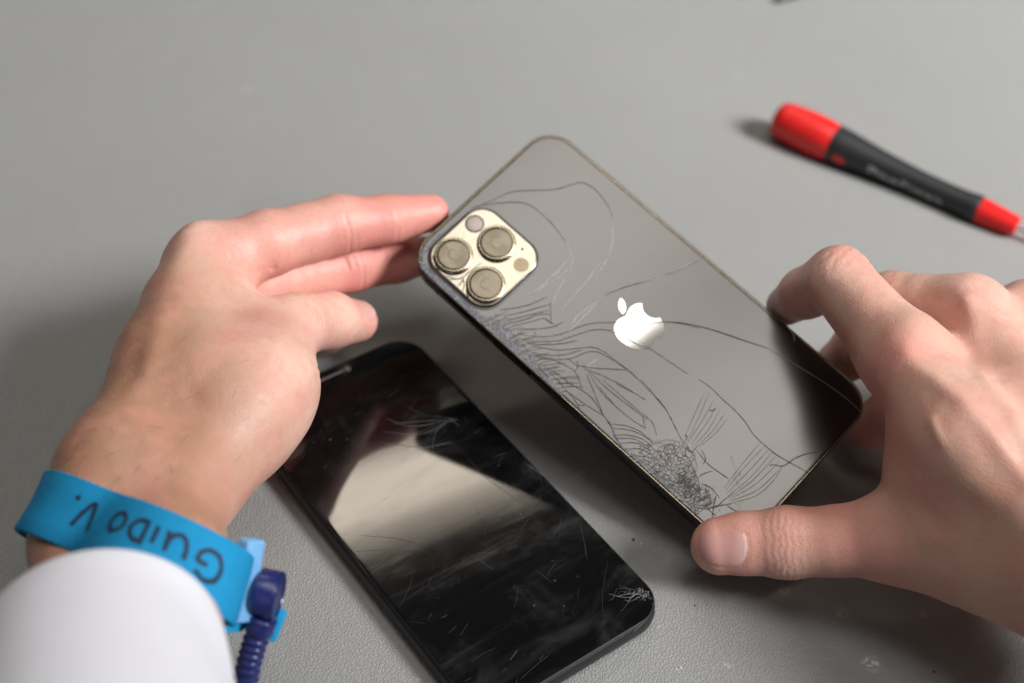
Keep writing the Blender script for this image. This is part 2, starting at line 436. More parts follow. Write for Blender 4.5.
def hand_object(V, F, disp, N, attrs, name):
    V2 = V+N*disp[:, None]
    me = bpy.data.meshes.new(name)
    me.vertices.add(len(V2)); me.vertices.foreach_set('co', (V2*S).astype(np.float32).ravel())
    me.loops.add(F.size); me.loops.foreach_set('vertex_index', F.astype(np.int32).ravel())
    me.polygons.add(len(F)); me.polygons.foreach_set('loop_start', np.arange(0, F.size, 4, dtype=np.int32))
    me.update(calc_edges=True); me.validate()
    for k, v in attrs.items():
        a = me.attributes.new(k, 'FLOAT', 'POINT'); a.data.foreach_set('value', v.astype(np.float32))
    return link(name, me, SKIN)

# ---- the hand in the white cuff, thumb side up, little-finger edge on the mat
L = Hand(); J = L.J; L.kbase = 12.0
iM, mM, rM, pM = J(204, 262, 62, 29), J(214, 296, 46, 33), J(216, 334, 30, 31), J(216, 364, 16, 28)
wr, wu, wl = J(117, 474, 56, 52), J(180, 487, 52, 48), J(150, 500, 30, 52)
L.body(iM, J(163, 360, 60, 37), wr); L.body(mM, J(176, 390, 46, 38), J(150, 470, 46, 46)); L.body(rM, J(176, 420, 32, 36), wl); L.body(pM, J(176, 440, 20, 32), wl)
L.body(J(246, 330, 58, 30), J(257, 387, 54, 46), J(233, 422, 52, 53), J(200, 472, 51, 46))
L.body(J(257, 387, 54, 46), J(200, 390, 57, 50), J(182, 305, 60, 29)); L.body(J(230, 330, 52, 34), J(206, 270, 60, 28))
L.body(wr, J(90, 545, 50, 48), J(88, 640, 58, 48), J(40, 830, 80, 50)); L.body(wu, J(170, 560, 56, 45), J(154, 650, 72, 56), J(110, 840, 95, 62)); L.body(wl, J(140, 570, 44, 50), J(120, 660, 55, 58), J(70, 850, 78, 62))
li = [iM, J(266, 243, 62, 32.5), J(338, 224.5, 61, 28.5), J(388, 219.5, 59, 24), J(430, 213, 57, 18.5)]
lm_ = [mM, J(352, 264, 42, 27), J(396, 259, 38, 23), J(434, 254, 35, 18)]
L.finger(*li, k=9); L.finger(*lm_, k=8)
L.finger(rM, J(312, 310, 25, 24), J(330, 322, 16, 21), J(330, 335, 10, 18), k=6)
L.finger(pM, J(276, 352, 13, 22), J(292, 362, 9, 19), J(296, 372, 8, 16), k=6)
lt = [J(260, 372, 56, 42), J(296, 325, 50, 31), J(330, 320.5, 39, 28.5), J(356, 321.5, 31, 21.5)]
L.finger(*lt, k=9)
allp = np.array([p for (a, ra), (b, rb) in L.base for p in (a, b)]+[p for js, k in L.fing for p, r in js])
V, F = L.surface(0.72, allp.min(0)*1.0-26, allp.max(0)+26)
N = L.grad(V); N /= np.linalg.norm(N, axis=1)[:, None]
view = -fwd
disp = vnoise(V, 0.16, 1)*0.16+vnoise(V, 0.5, 2)*0.05
li = [li[0]]+li[2:]; toward = unit(EYE-li[1][0])
pal = unit(toward*0.75-UP*0.5)
wrk = np.zeros(len(V))
for (c, r), ax, am, sd in ((li[1], li[1][0]-li[0][0], .34, 0), (li[2], li[3][0]-li[2][0], .30, 2), (lm_[1], lm_[1][0]-lm_[0][0], .32, 1)):
    disp += crease(V, N, c, ax, pal, am, 0.6, 16, 0.18, sd)+crease(V, N, c+unit(ax)*2.4, ax, pal, am*.4, 0.55, 16, 0.2, sd+2)+crease(V, N, c-unit(ax)*2.2, ax, pal, am*.3, 0.55, 16, .2, sd+4)
    wrk += 0.35*blob(V, c, 8)
ipc = lt[1][0]; tax = lt[2][0]-lt[1][0]
for o_, am in ((0, .35), (2.6, .28), (-2.8, .3), (5, .2), (-5.4, .2)):
    disp += crease(V, N, ipc+unit(tax)*o_, tax, toward+UP*0.4, am, 0.55, 14, 0.7, o_)
wrk += blob(V, ipc, 10)
notch = at(316, 364, 50)
for dx, am in ((0, .7), (3.2, .3), (-3.4, .35)):
    disp += crease(V, N, at(311, 366, 52)+np.array([0, 0, 0])+UP*dx, UP, unit(RT*0.8+toward*0.5), am*0.8, 0.8, 16, .6, dx)
disp += ridge(V, [at(196, 232, 72), at(176, 268, 74), at(158, 330, 76), at(140, 400, 76)], 0.8, 4.5)-ridge(V, [at(178, 330, 76), at(196, 380, 76), at(190, 430, 74)], 0.5, 6)
disp += ridge(V, [at(205, 470, 74), at(235, 420, 76), at(268, 360, 74), at(296, 318, 68)], 0.55, 2.6)
for k, am in ((0, .4), (1, .3), (2, .22)): disp += -ridge(V, [at(222+k*9, 250-k*2, 70), at(236+k*8, 268, 70), at(240+k*8, 286, 66)], am, 0.7)
for k in range(3): disp += -ridge(V, [at(262+k*11, 400+k*9, 68), at(282+k*9, 410+k*10, 62), at(300+k*4, 424+k*12, 54)], 0.22, 0.7)
# web folds between thumb and forefinger, tendons and wrist folds
disp += -ridge(V, [at(230, 262, 62), at(240, 285, 62), at(252, 300, 60)], 0.5, 1.1)-ridge(V, [at(262, 252, 62), at(276, 272, 60), at(281, 292, 56)], 0.6, 1.0)
disp += ridge(V, [at(118, 430, 68), at(150, 370, 72), at(190, 300, 70)], 0.7, 3.2)+ridge(V, [at(150, 468, 70), at(205, 400, 74), at(262, 345, 70)], 0.35, 4.0)
disp += ridge(V, [at(190, 236, 72), at(205, 225, 70)], 0.5, 5)
for k in range(4): disp += -ridge(V, [at(206+k*9, 470+k*5, 70), at(232+k*4, 478+k*7, 62), at(238, 492+k*8, 56)], 0.32, 0.7)
nl, nu, nv = nail_field(V, N, at(361, 311.5, 36), unit(lt[3][0]-lt[2][0]), unit(toward*0.42+UP*0.72+RT*0.45), 6.4, 5.2)
disp += np.where(nl > 0, 0.10*sst(nl, 0.1, 0.6), 0)-0.28*np.exp(-(nl/0.35)**2)
red = np.clip(0.9*blob(V, li[3][0], 20)+0.85*blob(V, li[2][0], 20)+0.7*blob(V, (li[0][0]+2*li[1][0])/3, 20)+0.8*blob(V, lm_[2][0], 24)+0.5*blob(V, lm_[1][0], 16)+0.6*blob(V, lt[3][0], 10)+0.3*blob(V, at(240, 270, 60), 14)+0.25*vnoise(V, .12, 9), 0, 1)
tanv = np.clip(1.0*blob(V, at(112, 400, 66), 34)+1.0*blob(V, at(110, 510, 70), 42)+0.8*blob(V, at(146, 320, 66), 22)+0.5*blob(V, at(175, 250, 64), 12)+0.15*vnoise(V, .1, 8), 0, 1)  # tanned wrist and hand back, with shading painted darker into the same mask
LH = hand_object(V, F, disp, N, dict(red=red, nail=nl, luna=sst(nu, 3.6, 5.0)*.8, wrinkle=np.clip(wrk, 0, 1), tan=tanv), 'hand')
tag(LH, 'hand reaching out of the white cuff, wearing the blue wrist band, thumb and forefinger extended to the camera corner of the cracked phone', 'hand')
LH['label'] = 'hand with blue wrist band and white cuff, fingertips at the cracked phone camera corner'

HAIRL = (V, N, np.clip(blob(V, at(88, 440, 56), 20), 0, 1))
# ---- the bare hand gripping the other end of the phone
R_ = Hand(); J = R_.J; R_.kbase = 13.0
iM, mM, rM, pM = J(906, 360, 70, 41), J(968, 316, 67, 39), J(1030, 318, 60, 36), J(1082, 345, 48, 34)
R_.body(iM, J(960, 440, 68, 46), J(1085, 560, 58, 56)); R_.body(mM, J(1030, 420, 68, 44), J(1110, 540, 58, 54)); R_.body(rM, J(1075, 420, 58, 44), J(1130, 540, 50, 52)); R_.body(pM, J(1110, 430, 46, 44), J(1140, 560, 44, 50))
R_.body(J(908, 538, 34, 41), J(975, 548, 40, 50), J(1050, 570, 46, 56), J(1100, 580, 50, 56)); R_.body(J(928, 466, 52, 38), J(960, 500, 48, 42), J(1040, 540, 48, 46))
R_.body(J(1100, 570, 54, 62), J(1180, 640, 60, 66), J(1380, 830, 78, 74)); R_.body(J(1140, 540, 50, 58), J(1230, 600, 56, 64), J(1420, 780, 74, 74))
ri = [iM, J(838, 279, 72, 32.5), J(806, 293, 58, 25), J(786, 306, 45, 20)]
rm = [mM, J(892, 302, 58, 30), J(858, 350, 36, 27), J(832, 368, 20, 21)]
rr_ = [rM, J(948, 352, 44, 28), J(892, 412, 24, 24), J(868, 427, 15, 23)]
rp = [pM, J(1000, 400, 30, 24), J(950, 430, 16, 20), J(925, 440, 11, 18)]
R_.finger(*ri, k=8); R_.finger(*rm, k=6); R_.finger(*rr_, k=6); R_.finger(*rp, k=6)
rt = [J(908, 538, 34, 41), J(838, 541, 28, 34.5), J(786, 542, 24, 35.5), J(745, 543, 21, 30.5), J(720, 546, 19, 29)]
R_.finger(*rt, k=10)
allp = np.array([p for (a, ra), (b, rb) in R_.base for p in (a, b)]+[p for js, k in R_.fing for p, r in js])
hi = allp.max(0)+26; lo = allp.min(0)-26
V, F = R_.surface(0.72, lo, hi)
N = R_.grad(V); N /= np.linalg.norm(N, axis=1)[:, None]
disp = vnoise(V, 0.16, 11)*0.16+vnoise(V, 0.5, 12)*0.05; wrk = np.zeros(len(V))
toward = unit(EYE-rt[1][0])
tax = rt[3][0]-rt[1][0]
for o_, am in ((0, .26), (1.7, .18), (-1.9, .2), (3.9, .12), (-4.0, .14), (-6.4, .08), (6.2, .07)):
    disp += crease(V, N, rt[2][0]+unit(tax)*o_, tax, toward-UP*0.2, am, 0.5, 14, 0.35, o_*3)
wrk += .16*blob(V, rt[2][0]+toward*6, 9)
wrk += .4*blob(V, ri[1][0]+UP*8, 9)+.3*blob(V, ri[0][0]+toward*10, 12)
for o_, am in ((0, .3), (2.2, .25), (-2.4, .25)):
    ax = unit(ri[0][0]-ri[1][0]); disp += crease(V, N, ri[1][0]+ax*o_, ax, UP+toward*.3, am, 0.6, 14, 0.7, o_)
disp += crease(V, N, (ri[1][0]+ri[2][0])/2, ri[2][0]-ri[1][0], unit(RT+toward*.3-UP*.2), .5, 0.8, 13, .4, 3)
tp = lambda x, y, z: at(x, y, z)
# tendons, veins and the hollows between the knuckles
disp += ridge(V, [tp(905, 350, 84), tp(960, 400, 84), tp(1030, 480, 78)], 1.30, 3.2)+ridge(V, [tp(966, 300, 80), tp(985, 380, 84), tp(1040, 460, 80)], 1.45, 3.2)
disp += ridge(V, [tp(918, 318, 84), tp(905, 335, 84)], 1.01, 6)+ridge(V, [tp(962, 296, 80), tp(975, 305, 80)], 0.87, 6)
disp += -ridge(V, [tp(915, 330, 80), tp(950, 380, 82), tp(985, 430, 80)], 0.4, 4.2)-ridge(V, [tp(990, 330, 80), tp(1010, 400, 80)], 0.4, 5)
disp += ridge(V, [tp(930, 420, 80), tp(950, 470, 76), tp(990, 500, 72), tp(1024, 540, 70)], 0.87, 1.9)+ridge(V, [tp(948, 440, 82), tp(975, 450, 82), tp(1000, 500, 78)], 0.87, 1.7)
disp += -ridge(V, [tp(896, 470, 64), tp(915, 500, 56), tp(940, 520, 54)], 1.01, 4)+ridge(V, [tp(880, 545, 44), tp(930, 545, 52), tp(985, 560, 60)], 0.87, 3)
nl, nu, nv = nail_field(V, N, at(719, 556, 27), -RT, unit(toward*0.80-UP*0.55-RT*0.12), 7.9, 6.6)
disp += np.where(nl > 0, 0.12*sst(nl, 0.1, 0.6), 0)-0.24*np.exp(-(nl/0.42)**2)
red = np.clip(0.55*blob(V, rt[4][0], 12)+0.5*blob(V, rt[2][0], 13)+0.9*blob(V, ri[3][0], 15)+0.5*blob(V, ri[1][0]+UP*8, 9)+0.9*blob(V, rr_[3][0], 18)+0.7*blob(V, rm[3][0], 18)+0.4*blob(V, ri[0][0]+toward*12, 9)+0.3*blob(V, mM[0]+toward*12, 10)+0.45*blob(V, tp(860, 520, 36), 16)+0.3*blob(V, tp(800, 540, 30), 16)+0.45*blob(V, tp(900, 345, 82), 9)+0.3*blob(V, tp(880, 430, 66), 14)+0.25*vnoise(V, .12, 19), 0, 1)
tanv = np.clip(0.16+0.1*vnoise(V, .1, 28)+0.5*blob(V, tp(980, 560, 60), 40), 0, 1)
RH = hand_object(V, F, disp, N, dict(red=red, nail=nl, luna=sst(-nu, 2.4, 5.6)*.5, wrinkle=np.clip(wrk, 0, 1), tan=tanv), 'hand')
tag(RH, 'bare hand gripping the lower end of the cracked phone, thumb nail towards the viewer', 'hand')


def body_hair(parent, V, N, weight, lead, n, lo, hi_):
    r = np.random.default_rng(n); w_ = weight*(N@(-fwd) > -0.35); idx = r.choice(len(V), n, p=w_/w_.sum()); Vh, Fh = [], []
    for i in idx:
        d = unit(lead+r.normal(0, .35, 3)); nn = N[i]; d = unit(d-nn*(d@nn)+nn*0.38); ln = r.uniform(lo, hi_); sd_ = unit(np.cross(d, nn)); b = len(Vh)
        for k in range(4):
            t = k/3; p = V[i]-nn*.1+d*ln*t-nn*ln*.26*t*t+sd_*ln*.1*t*t; w0 = .045*(1-t*.85)
            Vh += [p-sd_*w0, p+sd_*w0]
        for k in range(3): Fh.append((b+2*k, b+2*k+1, b+2*k+3, b+2*k+2))
    o = obj('arm_hair', Vh, Fh, HAIR, parent, True); o['kind'] = 'stuff'
body_hair(LH, *HAIRL, -RT*.6-UP*.8, 240, 5, 9)
body_hair(RH, V, N, blob(V, tp(905, 285, 66), 10)+1e-6, UP*.5+RT*.6, 26, 3, 6)
# ------------------------------------------------------------------ the cracked phone held between the hands
PM = Matrix(((0.63489981, -0.77253885, 0.00927113, 41.1552234*S), (0.69929317, 0.56951937, -0.43201476, 347.751015*S), (0.3284681, 0.28076933, 0.90181888, 45.1549569*S), (0, 0, 0, 1)))
W_, H_ = 71.5, 146.7
ph = thing('smartphone', 'graphite phone held face down with shattered back glass and triple camera', 'phone', PM, 'broken phones')
V, F = loft_rr(W_, H_, 10.6, [(0.5, -7.2), (0.15, -7.05), (0, -6.7), (0, -0.45), (0.12, -0.14), (0.30, -0.02), (0.45, -0.02), (0.5, -0.3)], 12, cap1=False)
fr = sharp(obj('frame', V, F, FRAME, ph), 50)
V, F = loft_rr(W_, H_, 10.6, [(0.42, -0.3), (0.46, 0.0), (0.54, 0.035), (0.80, 0.035), (0.97, -0.3)], 12, cap0=False, cap1=False)
sharp(obj('rim', V, F, RIM, fr), 50)
V, F = loft_rr(W_, H_, 10.6, [(1.05, -0.28), (1.0, 0.08), (1.22, 0.15), (1.35, 0.16), (1.9, 0.16)], 12)
back = sharp(obj('back_glass', V, F, BACK, ph), 50)
V, F = loft_rr(W_, H_, 10.6, [(0.75, -7.5), (0.55, -7.4), (0.55, -7.15)], 12)
sharp(obj('display_glass', V, F, SCREEN, ph), 50)
def side_block(name, y0, y1, x, z0, z1, mat, t=0.5):
    s_ = -1 if x < 0 else 1
    n = 6; V = []; F = []
    zc = (z0+z1)/2; hz = (z1-z0)/2
    pts = rrect(y1-y0, z1-z0, hz*0.95, 4, (y0+y1)/2, zc); m = len(pts)
    for d, ins in ((0, 0), (t-0.12, 0), (t, 0.12)):
        for y, z in pts:
            V.append((x+s_*d, (y0+y1)/2+(y-(y0+y1)/2)*(1-ins*2/(y1-y0)), zc+(z-zc)*(1-ins/hz)))
    for k in range(2):
        for i in range(m):
            j = (i+1) % m; F.append((k*m+i, k*m+j, (k+1)*m+j, (k+1)*m+i))
    F.append(tuple(range(2*m, 3*m)))
    return sharp(obj(name, V, F, mat, ph), 40)
side_block('power_button', 15, 32, -W_/2-0.02, -5.2, -2.4, FRAME, 0.45)
side_block('volume_button', 22, 33, W_/2+0.02, -5.2, -2.4, FRAME, 0.45)
side_block('volume_button', 8, 19, W_/2+0.02, -5.2, -2.4, FRAME, 0.45)
def band(x, y0, y1):
    s_ = -1 if x < 0 else 1
    V = []; F = []
    for y in (y0, y1):
        for dx, z in ((0.03, -7.0), (0.03, -0.4), (-0.1, -0.06), (-0.42, 0.03), (-0.98, 0.03)): V.append((x+s_*dx, y, z))
    for i in range(4): F.append((i, i+1, 6+i, 5+i))
    obj('antenna_band', V, F, HOLE, ph)
for x in (-W_/2, W_/2):
    for y in (57.5, -58.2): band(x, y, y+0.9)

# camera plateau
px_, py_, pw, pr = -17.6, 54.0, 29.6, 7.2
V, F = loft_rr(pw, pw+0.6, pr, [(0, 0.14), (0, 1.0), (0.15, 1.22), (0.5, 1.34), (0.8, 1.35), (1.2, 1.35)], 10, px_, py_)
pl = sharp(obj('camera_plateau', V, F, GOLD, ph), 40)
V, F = loft_rr(pw+1.5, pw+2.1, pr+0.8, [(0, 0.15), (0.05, 0.42), (0.5, 0.55), (0.7, 0.3)], 10, px_, py_, cap0=False, cap1=False)
sharp(obj('plateau_rim', V, F, SHARD, pl), 50)
for cx, cy in ((-24.6, 61.3), (-11.2, 54.1), (-24.6, 46.2)):
    V, F = lathe([(6.6, 1.3), (6.7, 1.6), (6.5, 2.5), (6.1, 2.75), (5.75, 2.75), (5.65, 2.45)], 48, c=(cx, cy, 0))
    lr = sharp(obj('camera_lens', V, F, RING, ph), 40)
    V, F = lathe([(5.65, 2.46), (5.35, 2.52)], 48, c=(cx, cy, 0)); sharp(obj('lens_seal', V, F, RINGDARK, lr), 40)
    V, F = lathe([(5.32, 2.50), (5.30, 2.60), (5.1, 2.63), (4.9, 2.64), (4.4, 2.64)], 48, c=(cx, cy, 0)); sharp(obj('lens_cover', V, F, LENS, lr), 40)
    V, F = lathe([(1.9, 2.635), (1.8, 2.65), (1.6, 2.65), (1.0, 2.65)], 32, c=(cx, cy, 0)); sharp(obj('lens_core', V, F, LENSIN, lr), 40)
V, F = lathe([(3.3, 1.3), (3.25, 1.5), (2.9, 1.55), (2.8, 1.42)], 32, c=(-10.9, 64.6, 0)); fl = sharp(obj('flash', V, F, RINGDARK, ph), 40)
V, F = lathe([(2.78, 1.42), (2.4, 1.55), (1.4, 1.62)], 32, c=(-10.9, 64.6, 0)); sharp(obj('flash_lens', V, F, FLASH, fl), 40)
V, F = lathe([(2.65, 1.33), (2.6, 1.40)], 32, c=(-10.9, 42.9, 0)); sharp(obj('depth_sensor', V, F, LIDAR, ph), 40)
V, F = lathe([(0.45, 1.30), (0.45, 1.38)], 16, c=(-6.4, 46.6, 0)); sharp(obj('microphone_hole', V, F, HOLE, ph), 40)

# bitten fruit emblem with leaf
PATH = "M12.152 6.896c-.948 0-2.415-1.078-3.96-1.04-2.04.027-3.91 1.183-4.961 3.014-2.117 3.675-.546 9.103 1.519 12.09 1.013 1.454 2.208 3.09 3.792 3.039 1.52-.065 2.09-.987 3.935-.987 1.831 0 2.35.987 3.96.948 1.637-.026 2.676-1.48 3.676-2.948 1.156-1.688 1.636-3.325 1.662-3.415-.039-.013-3.182-1.221-3.22-4.857-.026-3.04 2.48-4.494 2.597-4.559-1.429-2.09-3.623-2.324-4.39-2.376-2-.156-3.675 1.09-4.61 1.09z|M15.53 3.83c.843-1.012 1.4-2.427 1.245-3.83-1.207.052-2.662.805-3.532 1.818-.78.896-1.454 2.338-1.273 3.714 1.338.104 2.715-.688 3.559-1.701z"
import re
def path_pts(d):
    t = re.findall(r'[McCsz]|-?\d*\.?\d+', d); i = 0; out = []; p = np.zeros(2); cmd = None
    while i < len(t):
        if t[i] in 'Mcsz': cmd = t[i]; i += 1
        if cmd == 'z': break
        if cmd == 'M': p = np.array([float(t[i]), float(t[i+1])]); i += 2; out.append(p); cmd = 'c'; continue
        c = [np.array([float(t[i+2*k]), float(t[i+2*k+1])]) for k in range(3)]; i += 6
        a, b, e = p+c[0], p+c[1], p+c[2]
        for s_ in np.linspace(0, 1, 7)[1:]: out.append((1-s_)**3*p+3*(1-s_)**2*s_*a+3*(1-s_)*s_*s_*b+s_**3*e)
        p = e
    return out[:-1] if np.linalg.norm(out[0]-out[-1]) < 1e-2 else out
for k, d in enumerate(PATH.split('|')):
    pts = [((x-12.0)*0.79+0.3, (12-y)*0.79+1.6) for x, y in path_pts(d)][::-1]
    n = len(pts); V = [(x, y, 0.15) for x, y in pts]+[(x, y, 0.21) for x, y in pts]
    F = [(i, (i+1) % n, n+(i+1) % n, n+i) for i in range(n)]+[tuple(range(n, 2*n))]
    me = mesh('emblem', V, F); bm = bmesh.new(); bm.from_mesh(me); bmesh.ops.triangulate(bm, faces=[f for f in bm.faces if len(f.verts) > 4]); bm.to_mesh(me); bm.free()
    link('emblem', me, EMBLEM, back, smooth=False)

